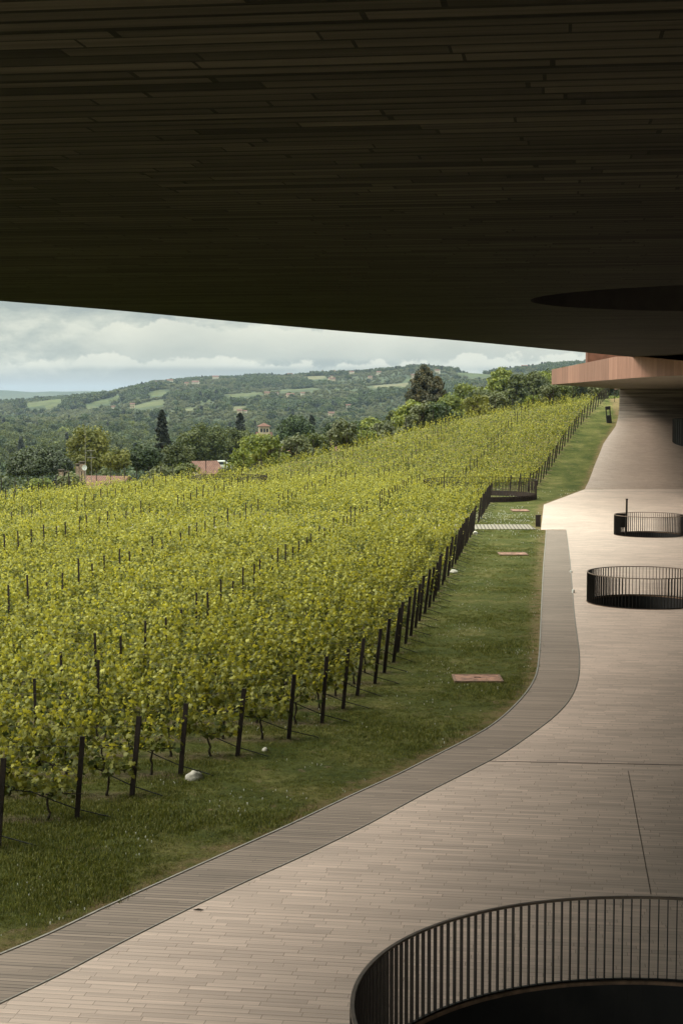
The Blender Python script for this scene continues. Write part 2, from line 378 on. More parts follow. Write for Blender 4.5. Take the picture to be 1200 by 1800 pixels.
def inside_dist(poly, X, Y):
    """signed distance, positive inside"""
    X = np.asarray(X, float); Y = np.asarray(Y, float); ins = np.zeros(X.shape, bool); d2 = np.full(X.shape, 1e18)
    n = len(poly)
    for i in range(n):
        x0, y0 = poly[i]; x1, y1 = poly[(i+1) % n]
        c = ((y0 > Y) != (y1 > Y))
        if y1 != y0: ins ^= c & (X < (x1-x0)*(Y-y0)/(y1-y0)+x0)
        L2 = (x1-x0)**2+(y1-y0)**2+1e-12
        t = np.clip(((X-x0)*(x1-x0)+(Y-y0)*(y1-y0))/L2, 0, 1)
        d2 = np.minimum(d2, (X-x0-t*(x1-x0))**2+(Y-y0-t*(y1-y0))**2)
    return np.where(ins, 1, -1)*np.sqrt(d2)
def ground(X, Y, dig=True):
    X = np.atleast_1d(np.asarray(X, float)); Y = np.atleast_1d(np.asarray(Y, float))
    D = np.hypot(X, Y)
    yb = Yb(X); h = hD(np.minimum(Y, yb+3)).astype(float)
    s = np.maximum(Y-yb-3, 0)*.75
    z = h+(VAL-h)*(1-np.exp(-s/48))*sstep(s/12+.1)
    # nearer wooded hill on the right
    az = X/np.maximum(Y, 1)
    front = Y > 60
    zr = 75*sstep((az-.085)/.14)*sstep((D-260)/520)*front
    z = z+zr
    # far hill
    px = 600+FPX*az
    ys = np.interp(px, SKY[:, 0], SKY[:, 1])
    rd = 2750+250*np.sin(px/190.)
    crest = EYE+(HZ-ys)/FPX*rd
    t = (D-1150)/(rd-1150)
    bump = vnoise(X, Y, 420, 3)*16+vnoise(X, Y, 170, 9)*7
    m = sstep(t)*.55+np.clip(t, 0, 1)*.45
    zf = (crest-VAL)*m+bump*np.clip(t*4, 0, 1)*np.clip((1-t)*3, 0, 1)
    back = sstep((D-rd)/1700)
    zf = np.where(D > rd, (crest-VAL)*(1-back)+0*zf, zf)*front
    z = np.where(D > 900, np.maximum(z, VAL+zf+np.where(zr > 0, 0, 0)), z)
    # last low ridges
    rr = 50+vnoise(X, Y, 900, 5)*40+vnoise(X, Y, 260, 6)*18
    far = sstep((D-5200)/1800)*(1-.25*sstep((D-8500)/3000))
    z = z+rr*far*front
    if dig:
        di = inside_dist(TERR_O, X, Y)
        z = np.where(di > 1.6, -9.0, z-.02)
    return z
def gz(x, y): return float(ground([x], [y], False)[0])-.02

def hill_D(px, ypx):
    D = np.arange(1200, 2900, 10.); x_ = (px-600)/FPX*D; g_ = ground(x_, D, False); yy = HZ-(g_-EYE)/D*FPX
    i = int(np.argmin(np.abs(yy-ypx)+np.where(D > 2700, 5, 0))); return float(D[i]), float(x_[i]), float(g_[i])
FIELDS = []
for (pa, pb, ya, yb_, tone) in ((150, 222, 697, 712, .55), (232, 292, 706, 716, .7), (60, 130, 709, 716, .6), (395, 470, 690, 697, .65), (470, 565, 682, 690, .7), (500, 590, 720, 727, 1.0), (640, 722, 676, 684, .95), (528, 575, 661, 668, .9),
                               (800, 872, 660, 667, .45), (300, 350, 719, 727, .8), (405, 440, 715, 722, .9), (340, 392, 700, 706, .5), (700, 745, 664, 670, .5), (255, 300, 688, 694, .6)):
    Dn, xn, _ = hill_D((pa+pb)/2, yb_); Df, xf, _ = hill_D((pa+pb)/2, ya)
    cy = (Dn+Df)/2; hy = max(abs(Df-Dn)/2, 35); FIELDS.append(((pa+pb)/2-600, (pb-pa)/2, cy, hy, tone))
def field_tone(X, Y):
    X = np.asarray(X, float); Y = np.asarray(Y, float); out = np.zeros(X.shape)
    for (cxp, hwp, cy, hy, tone) in FIELDS:
        cx = cxp/FPX*cy; hx = hwp/FPX*cy
        u_ = (X-cx)/hx; v_ = (Y-cy-.25*(X-cx))/hy; d_ = (np.abs(u_)**3+np.abs(v_)**3)+.4*np.sin(X/23+Y/41)+.3*np.sin(X/9-Y/17)
        out = np.where(d_ < .62, tone, out)
    return out
# ground sheet: polar grid, one mesh
azs = np.concatenate([np.arange(-180, -22, 6.), np.arange(-22, -14, .5), np.arange(-14, 14, .07), np.arange(14, 24, .4), np.arange(24, 181, 6.)])
azs = np.unique(np.clip(azs, -180, 180)); azr = np.radians(azs)
rs = [2.0]
while rs[-1] < 16: rs.append(rs[-1]*1.25)
while rs[-1] < 13000: rs.append(rs[-1]*(1.0085 if rs[-1] < 330 else 1.013))
rs = np.array(rs)
A, Rr = np.meshgrid(azr, rs)
GX = Rr*np.sin(A); GY = Rr*np.cos(A)
GZ = ground(GX.ravel(), GY.ravel()).reshape(GX.shape)
nA = len(azs); nR = len(rs)
idx = np.arange(nA*nR).reshape(nR, nA)
F = np.stack([idx[:-1, :-1], idx[:-1, 1:], idx[1:, 1:], idx[1:, :-1]], -1).reshape(-1, 4)
me = npmesh('ground', np.stack([GX, GY, GZ], -1).reshape(-1, 3), F[:, ::-1])
fx, fy = GX.ravel(), GY.ravel()
dist_edge = -inside_dist(TERR_O, fx, fy)
a = me.attributes.new('dry', 'FLOAT', 'POINT'); a.data.foreach_set('value', np.clip(1-dist_edge/.9, 0, 1).astype(np.float32))
inv = ((fx < Xe(fy)+.2) & (fy > 22) & (fy < Yb(fx)+6)).astype(np.float32)
a = me.attributes.new('vines', 'FLOAT', 'POINT'); a.data.foreach_set('value', inv)
a = me.attributes.new('far', 'FLOAT', 'POINT'); a.data.foreach_set('value', sstep((np.hypot(fx, fy)-900)/300).astype(np.float32))
a = me.attributes.new('field', 'FLOAT', 'POINT'); a.data.foreach_set('value', field_tone(fx, fy).astype(np.float32))
def groundmat():
    m, t, b = newmat('ground'); tc = nd(t, 'ShaderNodeTexCoord').outputs['Object']
    at = lambda n: nd(t, 'ShaderNodeAttribute', attribute_name=n).outputs['Fac']
    n1 = noisen(t, tc, .55, 6, .62); n2 = noisen(t, tc, 9, 6, .7); n3 = noisen(t, tc, 2.3, 5, .65)
    g = ramp(t, n1, [(.34, (.038, .050, .009)), (.52, (.074, .080, .018)), (.68, (.135, .122, .040))])
    g = mixc(t, 1, g, ramp(t, n2, [(.3, .8), (.7, 1.65)]), 'MULTIPLY')
    soil = ramp(t, n2, [(.3, (.12, .08, .048)), (.7, (.27, .19, .12))])
    g = mixc(t, ramp(t, n3, [(.60, 0), (.70, .75)]), g, soil)
    # bare strips under the vine rows
    s = nd(t, 'ShaderNodeSeparateXYZ'); t.links.new(tc, s.inputs[0])
    ph = mth(t, 'FRACT', mth(t, 'DIVIDE', mth(t, 'SUBTRACT', s.outputs['Y'], 25.0-.81), 1.62))
    strip = mth(t, 'SUBTRACT', 1, mth(t, 'MULTIPLY', mth(t, 'ABSOLUTE', mth(t, 'SUBTRACT', ph, .5)), 3.2))
    strip = mth(t, 'MULTIPLY', mth(t, 'MULTIPLY', strip, at('vines')), ramp(t, n3, [(.36, 0), (.52, 1)]))
    g = mixc(t, mth(t, 'MAXIMUM', mth(t, 'MULTIPLY', strip, .8), 0), g, soil)
    dr = mth(t, 'MULTIPLY', at('dry'), ramp(t, n3, [(.35, .35), (.6, 1)]))
    g = mixc(t, ramp(t, dr, [(.25, 0), (.8, .85)]), g, (.20, .135, .068))
    # fields of the far hills
    vr = nd(t, 'ShaderNodeTexVoronoi'); vr.inputs['Scale'].default_value = 1
    dist = nd(t, 'ShaderNodeMixRGB') if False else None
    t.links.new(mapping(t, tc, (1/210, 1/330, 0), rot=(0, 0, .5)), vr.inputs['Vector'])
    sc = nd(t, 'ShaderNodeSeparateColor'); t.links.new(vr.outputs['Color'], sc.inputs[0])
    f = ramp(t, sc.outputs[0], [(0, (.038, .052, .022)), (.28, (.055, .068, .032)), (.52, (.075, .085, .035)), (.66, (.045, .060, .030)), (.76, (.085, .085, .042)), (.88, (.058, .072, .034))], 'CONSTANT')
    ft = at('field'); f = mixc(t, ramp(t, ft, [(.2, 0), (.4, 1)]), f, ramp(t, ft, [(.45, (.062, .080, .028)), (.7, (.092, .10, .042)), (1, (.15, .135, .075))]))
    f = mixc(t, 1, f, ramp(t, noisen(t, tc, .035, 7, .7), [(.3, .6), (.7, 1.35)]), 'MULTIPLY')
    wv = nd(t, 'ShaderNodeTexWave'); wv.inputs['Scale'].default_value = .12; wv.inputs['Distortion'].default_value = 2
    t.links.new(mapping(t, tc, (1, .4, 0)), wv.inputs['Vector'])
    f = mixc(t, 1, f, ramp(t, wv.outputs['Fac'], [(0, .8), (1, 1.15)]), 'MULTIPLY')
    c = mixc(t, at('far'), g, f)
    t.links.new(c, b.inputs['Base Color']); b.inputs['Roughness'].default_value = .95; b.inputs['Specular IOR Level'].default_value = .15
    bp = nd(t, 'ShaderNodeBump'); bp.inputs['Strength'].default_value = .8; bp.inputs['Distance'].default_value = .06
    t.links.new(mth(t, 'ADD', n2, noisen(t, tc, 40, 4, .7)), bp.inputs['Height']); t.links.new(bp.outputs[0], b.inputs['Normal'])
    return m
g_o = link('ground', me, groundmat(), smooth=True); tag(g_o, kind='structure')

# ------------------------------------------------------------------ terrace, boardwalk, ramp
def circle(cx, cy, r, n=96): return [(cx+r*math.cos(2*math.pi*k/n), cy+r*math.sin(2*math.pi*k/n)) for k in range(n)]
HOLES = [(3.63, 15.55, 3.52), (10.95, 55.5, 2.0), (16.7, 83.2, 1.87)]
def sheet(polys, z):
    tris = tessellate_polygon([[Vector((x, y, 0)) for x, y in p] for p in polys])
    V = [(x, y, z) for p in polys for x, y in p]
    F = []
    for a_, b_, c_ in tris:
        A_, B_, C_ = (Vector(V[i]) for i in (a_, b_, c_))
        F.append((a_, b_, c_) if (B_-A_).cross(C_-A_).z > 0 else (a_, c_, b_))
    return V, F
mb = MB(); mb.add(*sheet([TERR]+[circle(x, y, r) for x, y, r in HOLES], 0.0))
P = TERR
for i in range(len(BRt)+3):                      # outer edge faces down to the soil
    p, q = P[i], P[i+1]; mb.add([(*p, 0), (*q, 0), (*q, -.3), (*p, -.3)], [(0, 1, 2, 3)])
tag(mb.obj('terrace', M['paving']), kind='structure')
mb = MB(); V = []
m_ = len(BL); Rr_ = BR
outer = BL+list(reversed(BR))
mb.add(*sheet([outer], .004))
for i in range(m_-1): mb.add([(*BL[i], .004), (*BL[i+1], .004), (*BL[i+1], -.3), (*BL[i], -.3)], [(0, 1, 2, 3)])
for i in range(len(BR)-1): mb.add([(*BR[i], .004), (*BR[i+1], .004), (*BR[i+1], -.3), (*BR[i], -.3)], [(3, 2, 1, 0)])
tag(mb.obj('boardwalk', M['board']), kind='structure')
def strip(name, line, w_, z0, z1, mat, closed=False):
    mb = MB(); n = len(line)
    for i in range(n-1):
        p = Vector(line[i]); q = Vector(line[i+1]); d = (q-p).normalized(); o_ = Vector((-d.y, d.x))*w_/2
        e = d*.004
        c = [p-o_-e, q-o_+e, q+o_+e, p+o_-e]
        mb.add([(*v, z0) for v in c]+[(*v, z1) for v in c], [(4, 5, 6, 7), (0, 1, 5, 4), (2, 3, 7, 6)])
    return tag(mb.obj(name, mat), kind='structure')
strip('kerb_edging', [(x-.02, y+.02) for x, y in BL], .035, -.1, .016, M['edge'])
strip('path_edging', [(x+.012, y-.01) for x, y in BR], .022, -.1, .012, M['edge'])
mb = MB(); mb.add(*sheet([[(x-.02, y-.02) for x, y in BR]+list(reversed([(x+.2, y-.2) for x, y in BR]))], -.05))
tag(mb.obj('drain_channel_floor', M['dark']), kind='structure')
# seams in the paving
def seam(a_, b_, w_=.03, name='pavement_joint'):
    return strip(name, [a_, b_], w_, .001, .004, M['seam'])
M['seam'] = simple('paving_seam', (.10, .075, .06), .8)
seam(onz(858, 1338), onz(1300, 1347), .05)
seam(onz(1103, 1355), onz(1143, 1572), .011)
seam(onz(1027, 864), onz(1300, 866), .12)
# ramp + curved wall at the end
mb = MB()
prof = [(125, .0)]+[(y, float(hD(y))+.04) for y in np.arange(126, 152.6, 1.0)]+[(153.3, 5.1), (154.4, 5.55), (155.2, 6.15), (155.7, 6.85), (155.95, 7.5), (156, 8.33)]
le = np.array([(p[1], p[0]) for p in RAMP_E]+[(156, 28.1)])
rows_ = []
for y, z in prof:
    xl = float(np.interp(y, le[:, 0], le[:, 1])); rows_.append([(xl, y, z), (75, y, z)])
for i in range(len(rows_)-1):
    a_, b_ = rows_[i]; c_, d_ = rows_[i+1]
    mb.add([a_, b_, d_, c_], [(0, 1, 2, 3)])
    mb.add([a_, c_, (c_[0]+.02, c_[1]+.02, c_[2]-1.0), (a_[0]+.02, a_[1]+.02, a_[2]-1.0)], [(0, 1, 2, 3)])
mb.add([(28.1, 156, 4), (30.2, 162, 4), (30.2, 162, 8.33), (28.1, 156, 8.33)], [(0, 1, 2, 3)])
def rampmat():
    m = M['ramp'].copy(); m.name = 'ramp_board_marked'; t = m.node_tree; b = t.nodes['Principled BSDF']
    src = b.inputs['Base Color'].links[0].from_socket
    tc = nd(t, 'ShaderNodeTexCoord').outputs['Object']; s = nd(t, 'ShaderNodeSeparateXYZ'); t.links.new(tc, s.inputs[0])
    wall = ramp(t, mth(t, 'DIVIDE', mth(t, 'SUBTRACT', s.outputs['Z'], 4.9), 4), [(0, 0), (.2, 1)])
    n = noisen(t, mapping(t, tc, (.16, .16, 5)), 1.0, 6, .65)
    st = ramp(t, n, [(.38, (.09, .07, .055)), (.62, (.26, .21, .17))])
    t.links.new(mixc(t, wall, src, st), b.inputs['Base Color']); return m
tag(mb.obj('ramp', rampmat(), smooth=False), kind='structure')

# cross path through the vineyard
mb = MB(); p0 = onz(840, 930); yA, yB = p0[1]-.1, onz(840, 922)[1]
mb.box(-34, 11.0, yA, yB, -.1, .012)
cp = mb.obj('footpath', None); 
def pathmat():
    m, t, b = newmat('slatted_path'); tc = nd(t, 'ShaderNodeTexCoord').outputs['Object']
    s = nd(t, 'ShaderNodeSeparateXYZ'); t.links.new(tc, s.inputs[0])
    f = mth(t, 'LESS_THAN', mth(t, 'FRACT', mth(t, 'DIVIDE', mth(t, 'ADD', s.outputs['X'], mth(t, 'MULTIPLY', s.outputs['Y'], -.05)), .21)), .38)
    c = mixc(t, f, (.27, .235, .18), (.085, .07, .05)); t.links.new(c, b.inputs['Base Color']); b.inputs['Roughness'].default_value = .85
    return m
cp.data.materials.append(pathmat()); tag(cp, kind='structure')

# ------------------------------------------------------------------ winery building
RZ0 = 9.2; RSL = .01047; RY0 = 28.4          # the soffit rises gently away from the viewer
def onroof(x, y):
    u, f, up = ray(x, y); k = up/f; Y = (RZ0-EYE-RSL*RY0)/(k-RSL); return (u/f*Y, Y)
def tilt(o):
    for v in o.data.vertices: v.co.z += RSL*(v.co.y-RY0)
    return o
edge_px = [(-120, 519), (0, 529), (200, 545), (400, 564), (600, 582), (800, 598), (1000, 617), (1200, 636)]
edge_px = [(x, float(np.interp(x, [p[0] for p in edge_px], [p[1] for p in edge_px]))) for x in range(-120, 1201, 60)]; RE = [onroof(x, y) for x, y in edge_px]
d_ = (Vector(RE[0])-Vector(RE[1])).normalized(); RE = [tuple(Vector(RE[0])+d_*((RE[0][1]-2)/abs(d_.y)))]+RE
ROOF = RE+[(27, 117.4), (75, 117.4), (75, 2)]
HC = (8.5, 28.0, 5.05)
winery = empty('winery_building', (20, 30, 0), 0, 'long low winery building whose dark board-lined roof spreads over the paved terrace', 'building')
def roof_slab(poly, hole, z0, z1, name, mat, parent, mat2):
    mb = MB(); mb.add(*sheet([poly]+([circle(*hole)] if hole else []), z0)); mb.f = [tuple(reversed(f)) for f in mb.f]
    o = mb.obj(name, mat, None)
    mb2 = MB(); mb2.add(*sheet([poly], z1)); n = len(poly)
    area = sum(poly[i][0]*poly[(i+1) % n][1]-poly[(i+1) % n][0]*poly[i][1] for i in range(n))
    for i in range(n):
        p, q = poly[i], poly[(i+1) % n]
        f = (0, 1, 2, 3) if area > 0 else (3, 2, 1, 0)
        mb2.add([(*p, z0), (*q, z0), (*q, z1), (*p, z1)], [f])
    s = mb2.obj(name+'_rim', mat2, None)
    for x in (o, s): tilt(x)
    for x in (o, s): x.parent = parent; x.matrix_parent_inverse = parent.matrix_world.inverted() if False else x.matrix_parent_inverse; x.location = tuple(-c for c in parent.location)
    return o
def child_world(o, parent):
    o.parent = parent; o.location = (-parent.location.x, -parent.location.y, -parent.location.z); return o
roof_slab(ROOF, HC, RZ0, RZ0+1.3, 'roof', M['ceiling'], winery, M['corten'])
mb = MB(); c_ = circle(*HC); n = len(c_)
for i in range(n):
    p, q = c_[i], c_[(i+1) % n]; mb.add([(*p, RZ0), (*q, RZ0), (*q, RZ0+1.2), (*p, RZ0+1.2)], [(3, 2, 1, 0)])
mb.add([(*p, RZ0+1.2) for p in c_], [tuple(reversed(range(n)))])  # cap added over the open oculus to keep it dark inside
child_world(tilt(mb.obj('capped_opening', M['dark'])), winery)
# main wall, set back to the right of the frame, with glazed bays
def axp(u, v, z): return (10.5+u+v*math.tan(-AX), v, z)
mb = MB(); A_, B_ = -25, 104
mb.add([axp(u, v, z) for z in (-.2, 9.9) for u, v in ((0, A_), (.8, A_), (.8, B_), (0, B_))], [(3, 2, 1, 0), (4, 5, 6, 7), (0, 1, 5, 4), (1, 2, 6, 5), (2, 3, 7, 6), (3, 0, 4, 7)])
child_world(mb.obj('wall', M['kerb']), winery)
mg = MB(); mg.add([axp(-.03, v_, z)[:2]+(z,) for v_ in (0, 4.8) for z in (0.05, 7.5)], [(0, 1, 3, 2)])
wn0 = None
for k in range(21):
    o = child_world(mg.obj('window', M['glass']), winery) if wn0 is None else dup(wn0, winery)
    wn0 = wn0 or o; v = -24+6*k; o.location = (-20+v*math.tan(-AX), -30+v, 0)


# far canopy slab with the rust-red fascia
annex = empty('canopy_building', (30, 150, 0), 0, 'far canopy building with rust-red steel fascia above a curved dark wall', 'building')
CANZ = [(18.7, 84, 8.65, 9.42), (17.7, 91, 8.63, 9.84), (17.15, 96.5, 8.58, 10.0), (16.6, 122, 8.48, 9.66), (28.15, 156.05, 8.32, 9.5), (28.3, 160, 8.32, 9.5), (75, 160, 8.32, 9.5), (75, 84, 8.65, 9.42)]
CAN = [p[:2] for p in CANZ]
def caplane(k, flip):
    mb = MB(); V, Fc = sheet([CAN], 0); V = [(x, y, CANZ[i][k]) for i, (x, y, z) in enumerate(V)]
    mb.add(V, [tuple(reversed(f)) for f in Fc] if flip else Fc); return mb
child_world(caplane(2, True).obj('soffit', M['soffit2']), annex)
mb = MB()
for i in range(len(CAN)):
    p, q = CANZ[i], CANZ[(i+1) % len(CAN)]
    mb.add([(p[0], p[1], p[2]), (q[0], q[1], q[2]), (q[0], q[1], q[3]), (p[0], p[1], p[3])], [(0, 1, 2, 3)])
child_world(mb.obj('fascia', M['corten']), annex)
child_world(caplane(3, False).obj('roof', M['kerb']), annex)
mb = MB(); mb.box(18.87, 60, 118.5, 119.5, 9.3, 12.4)
child_world(mb.obj('upper_wall', M['kerb2'] if 'kerb2' in M else simple('dark_red_wall', (.15, .06, .035), .85, 0, .2, 2)), annex)
# rust-coloured box standing in for the warm lit strip at the wall's end
mb = MB(); mb.box(34.55, 35.2, 154.6, 155.2, 5.2, 8.3); child_world(mb.obj('lit_strip', M['corten']), annex)

# dark drum on the ramp
drum = empty('stair_drum', (33.45, 144.5, 3.1), 0, 'dark curved metal drum standing on the ramp under the far canopy', 'stair drum')
mb = MB(); R_ = 2.3
prof_ = [(R_, -.6), (R_, 2.3), (R_-.08, 2.4), (R_-.14, 2.4), (R_-.14, 0)]
V = []; F = []; n = 48
for r_, z_ in prof_:
    for k in range(n): V.append((r_*math.cos(2*math.pi*k/n), r_*math.sin(2*math.pi*k/n), z_))
for i in range(len(prof_)-1):
    for k in range(n): F.append((i*n+k, i*n+(k+1) % n, (i+1)*n+(k+1) % n, (i+1)*n+k))
mb.add(V, F); mb.obj('shell', M['darkmetal'], drum)
mb = MB()
for k in range(n):
    a0 = 2*math.pi*k/n; mb.box(R_, R_+.05, -.03, .03, -.4, 2.38, a0)
    pass
mb.obj('rib', M['metal'], drum)

# ------------------------------------------------------------------ circular railings with shafts
HR = 1.1
def railing(cx, cy, r, nb, label, panel=False, arc=None, rest=0, barw=.012, deep=5, z=0, shaft=True, mat='metal', top='railtop', group='round railings around the openings in the terrace', name='circular_railing', h=HR, kerb=True):
    e = empty(name, (cx, cy, z), 0, label, 'railing', group)
    n = 120
    def ring(nm, r0, r1, z0, z1, m_):
        mb = MB(); V = []; F = []
        for rr_, zz in ((r1, z0), (r1, z1), (r0, z1), (r0, z0)):
            for k in range(n): V.append((rr_*math.cos(2*math.pi*k/n), rr_*math.sin(2*math.pi*k/n), zz))
        for i in range(4):
            for k in range(n): F.append((i*n+k, i*n+(k+1) % n, ((i+1) % 4)*n+(k+1) % n, ((i+1) % 4)*n+k))
        mb.add(V, F); return mb.obj(nm, M[m_], e)
    ring('handrail', r-.022, r+.022, h-.028, h, top)
    ring('bottom_rail', r-.02, r+.02, .01, .035, mat)
    if kerb: ring('kerb_ring', r-.05, r+.035, -.03, .012, 'kerb')
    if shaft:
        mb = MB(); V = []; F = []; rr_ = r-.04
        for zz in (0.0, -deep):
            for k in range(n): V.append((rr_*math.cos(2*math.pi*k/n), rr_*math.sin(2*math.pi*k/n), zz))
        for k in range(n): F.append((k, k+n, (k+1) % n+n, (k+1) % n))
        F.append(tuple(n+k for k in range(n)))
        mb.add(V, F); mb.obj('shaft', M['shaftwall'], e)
    bm_ = MB(); bm_.box(-.024, .024, -barw/2, barw/2, .03, h-.03)
    first = None
    angs = [arc[0]+(arc[1]-arc[0])*(k+.5)/nb for k in range(nb)] if arc else [2*math.pi*k/nb for k in range(nb)]
    for a_ in angs:
        if first is None: o = first = bm_.obj('baluster', M[mat], e)
        else: o = dup(first, e)
        o.location = (r*math.cos(a_), r*math.sin(a_), 0); o.rotation_euler = (0, 0, a_)
    if rest:
        mb = MB()
        for k in range(rest):
            a_ = arc[1]+(2*math.pi-(arc[1]-arc[0]))*(k+.5)/rest
            mb.box(r-.024, r+.024, -barw/2, barw/2, .03, h-.03, a_)
        o = mb.obj('baluster', M[mat], e); tag(o, kind='stuff')
    if panel:
        mb = MB(); a0, a1 = R(172), R(205)
        for k in range(8):
            b0 = a0+(a1-a0)*k/8; b1 = a0+(a1-a0)*(k+1)/8; q = r+.05
            mb.add([(q*math.cos(b), q*math.sin(b), zz) for b in (b0, b1) for zz in (.3, h-.03)], [(0, 2, 3, 1)])
        mb.obj('gate_panel', M['metal'], e)
    return e
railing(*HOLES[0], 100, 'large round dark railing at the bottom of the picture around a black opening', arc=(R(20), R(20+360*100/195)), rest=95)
railing(*HOLES[1], 100, 'middle one of the three round railings on the terrace')
e3 = railing(*HOLES[2], 100, 'smallest round railing on the terrace, with a tall thin post at its gate')
# the gate of the third railing: a solid panel and a tall post
mb = MB(); 
for k in range(6):
    b0 = R(124+k*4.5); b1 = R(124+(k+1)*4.5); q = HOLES[2][2]-.06
    mb.add([(q*math.cos(b), q*math.sin(b), zz) for b in (b0, b1) for zz in (.28, HR-.05)], [(0, 1, 3, 2), (0, 2, 3, 1)][:1])
mb.obj('gate_panel', M['metal'], e3)
gp = atd(1100, 936, 82.6)
mb = MB(); mb.box(-.045, .045, -.045, .045, 0, 1.95); mb.box(-.06, .06, -.06, .06, 1.95, 2.0)
o = mb.obj('gate_post', M['metal'], e3); o.location = (gp[0]-HOLES[2][0], gp[1]-HOLES[2][1], 0)

# fenced openings in the vineyard (rusty, taller bars)
f1 = atd(401, 840, 118); f2 = atd(842, 870, 114)
for (cx, cy, r, lab) in ((f1[0], 119., 2.9, 'rusty round barred fence half hidden among vines at the vineyard far edge'),
                         (f2[0], 113.5, 4.15, 'rusty round barred fence where the vineyard rows break beside the lawn')):
    z = gz(cx, cy)
    e = railing(cx, cy, r, 100, lab, z=z, shaft=False, mat='rustfence', top='rustfence', group='round rusty fences in the vineyard', name='round_fence', h=1.42, barw=.02, kerb=False)
    mb = MB(); V = []; n = 60
    for zz in (.0, .38):
        for k in range(n): V.append(((r-.06)*math.cos(2*math.pi*k/n), (r-.06)*math.sin(2*math.pi*k/n), zz))
    mb.add(V, [(k, (k+1) % n, n+(k+1) % n, n+k) for k in range(n)]); mb.obj('base_plate', M['rustfence'], e)

# ------------------------------------------------------------------ small things on the lawn
def plate(px0, px1, lab):
    a_ = onz(*px0, 0); b_ = onz(*px1, 0); x0, x1 = sorted((a_[0], b_[0])); y0, y1 = sorted((a_[1], b_[1]))
    cx, cy = (x0+x1)/2, (y0+y1)/2
    e = empty('access_cover', (cx, cy, 0), 0, lab, 'metal cover', 'rusty covers in the lawn'); hx, hy = (x1-x0)/2, (y1-y0)/2
    mb = MB(); mb.box(-hx, hx, -hy, hy, -.05, .03); mb.obj('lid', M['plate'], e)
    mb = MB()
    for s_ in (-1, 1):
        mb.box(-hx-.06, hx+.06, s_*(hy+.03)-.03, s_*(hy+.03)+.03, -.05, .038); mb.box(s_*(hx+.03)-.03, s_*(hx+.03)+.03, -hy, hy, -.05, .038)
    mb.obj('frame', M['kerb'], e)
    mb = MB(); mb.tube([(-.08, 0, .03), (-.08, 0, .05), (.08, 0, .05), (.08, 0, .03)], .008, 5); mb.obj('handle', M['metal'], e)
plate((802, 1199), (874, 1188), 'rusty steel cover in the lawn nearest the curve of the boardwalk')
plate((880, 976), (921, 972), 'rusty steel cover in the lawn just short of the slatted path')
plate((902, 899), (924, 896), 'small rusty cover in the lawn between slatted path and round fence')
def rock(px, w_, lab, seed):
    x, y = onz(px[0], px[1], 0); rnd = random.Random(seed); mb = MB(); V = []; F = []; nu, nv = 22, 12
    for j in range(nv+1):
        th = math.pi*j/nv
        for i in range(nu):
            ph = 2*math.pi*i/nu; p = Vector((math.sin(th)*math.cos(ph), math.sin(th)*math.sin(ph), math.cos(th)))
            k = 1+.28*noise.noise(p*1.4+Vector((seed, 0, 0)))+.09*noise.noise(p*4+Vector((0, seed, 0)))
            p = Vector((p.x*k*w_/2, p.y*k*w_/2*.75, max(p.z, -.4)*k*w_*.33+w_*.10)); V.append(p)
    for j in range(nv):
        for i in range(nu): F.append((j*nu+i, (j+1)*nu+i, (j+1)*nu+(i+1) % nu, j*nu+(i+1) % nu))
    mb.add(V, F); o = mb.obj('stone', M['stone'], None, smooth=True, loc=(x, y, -.02)); o.rotation_euler[2] = rnd.random()*6
    tag(o, lab, 'stone', 'pale stones by the row ends')
rock((341, 1368), .37, 'big pale boulder at the foot of a vineyard end post near the front', 1)
rock((797, 1006), .36, 'pale flat stone beside the posts, next beyond the front boulder', 2)
rock((835, 938), .36, 'pale stone beside the posts just short of the slatted path', 3)
rock((865, 880), .40, 'pale stone lying at the foot of the round rusty fence', 4)
rock((494, 1110), .10, 'small pale stone lying between two end posts', 5)
rock((466, 1318), .16, 'small rough stone on bare soil between end posts', 6)
# short marker post at the path's end
x, y = onz(945, 925, 0); e = empty('marker_post', (x, y, 0), 0, 'short rust-brown bollard at the lawn end of the slatted path', 'bollard')
mb = MB(); mb.box(-.14, .14, -.07, .07, -.1, .62); mb.obj('body', M['rustpost'], e)
mb = MB(); mb.box(-.16, .16, -.09, .09, .62, .66); mb.obj('cap', M['rustfence'], e)
# leaning lamp/ vent sculpture on the upper lawn
bx_, by_ = 26.75, 154.; bz = gz(bx_, by_)
e = empty('lawn_lantern', (bx_, by_, bz), 0, 'leaning dark lantern with open legs on the grass slope below the canopy', 'lantern'); e.rotation_euler = (0, R(-6), 0); e.scale = (.7, .7, .66)
mb = MB(); mb.box(-.34, .34, -.3, .3, -.2, 1.15); mb.obj('base', M['darkmetal'], e)
mb = MB()
for sx in (-.27, .27):
    for sy in (-.22, .22): mb.box(sx-.035, sx+.035, sy-.035, sy+.035, 1.15, 2.0)
mb.obj('leg', M['darkmetal'], e)
mb = MB(); mb.box(-.34, .34, -.3, .3, 2.0, 2.5); mb.obj('head', M['darkmetal'], e)
# little floor spots along the boardwalk's inner edge
for k, (px, py) in enumerate(((1003, 1006), (1007, 1042))):
    x, y = onz(px, py); mb = MB(); mb.tube([(0, 0, 0), (0, 0, .05+.06*k), (0, 0, .07+.06*k)], [.06, .06, .03], 12)
    tag(mb.obj('floor_spot', M['white'], None, loc=(x, y, .0)), ['small white floor spot at the boardwalk edge, the farther one', 'taller white floor spot at the boardwalk edge, the nearer one'][k], 'light', 'floor spots')
x, y = onz(340, 1601); mb = MB(); mb.tube([(0, 0, .012), (.07, .01, .02), (.15, 0, .012)], [.004, .016, .004], 6)
tag(mb.obj('twig', M['bark'], None, loc=(x, y, 0)), 'small brown twig lying on the paving at the boardwalk edge', 'twig')

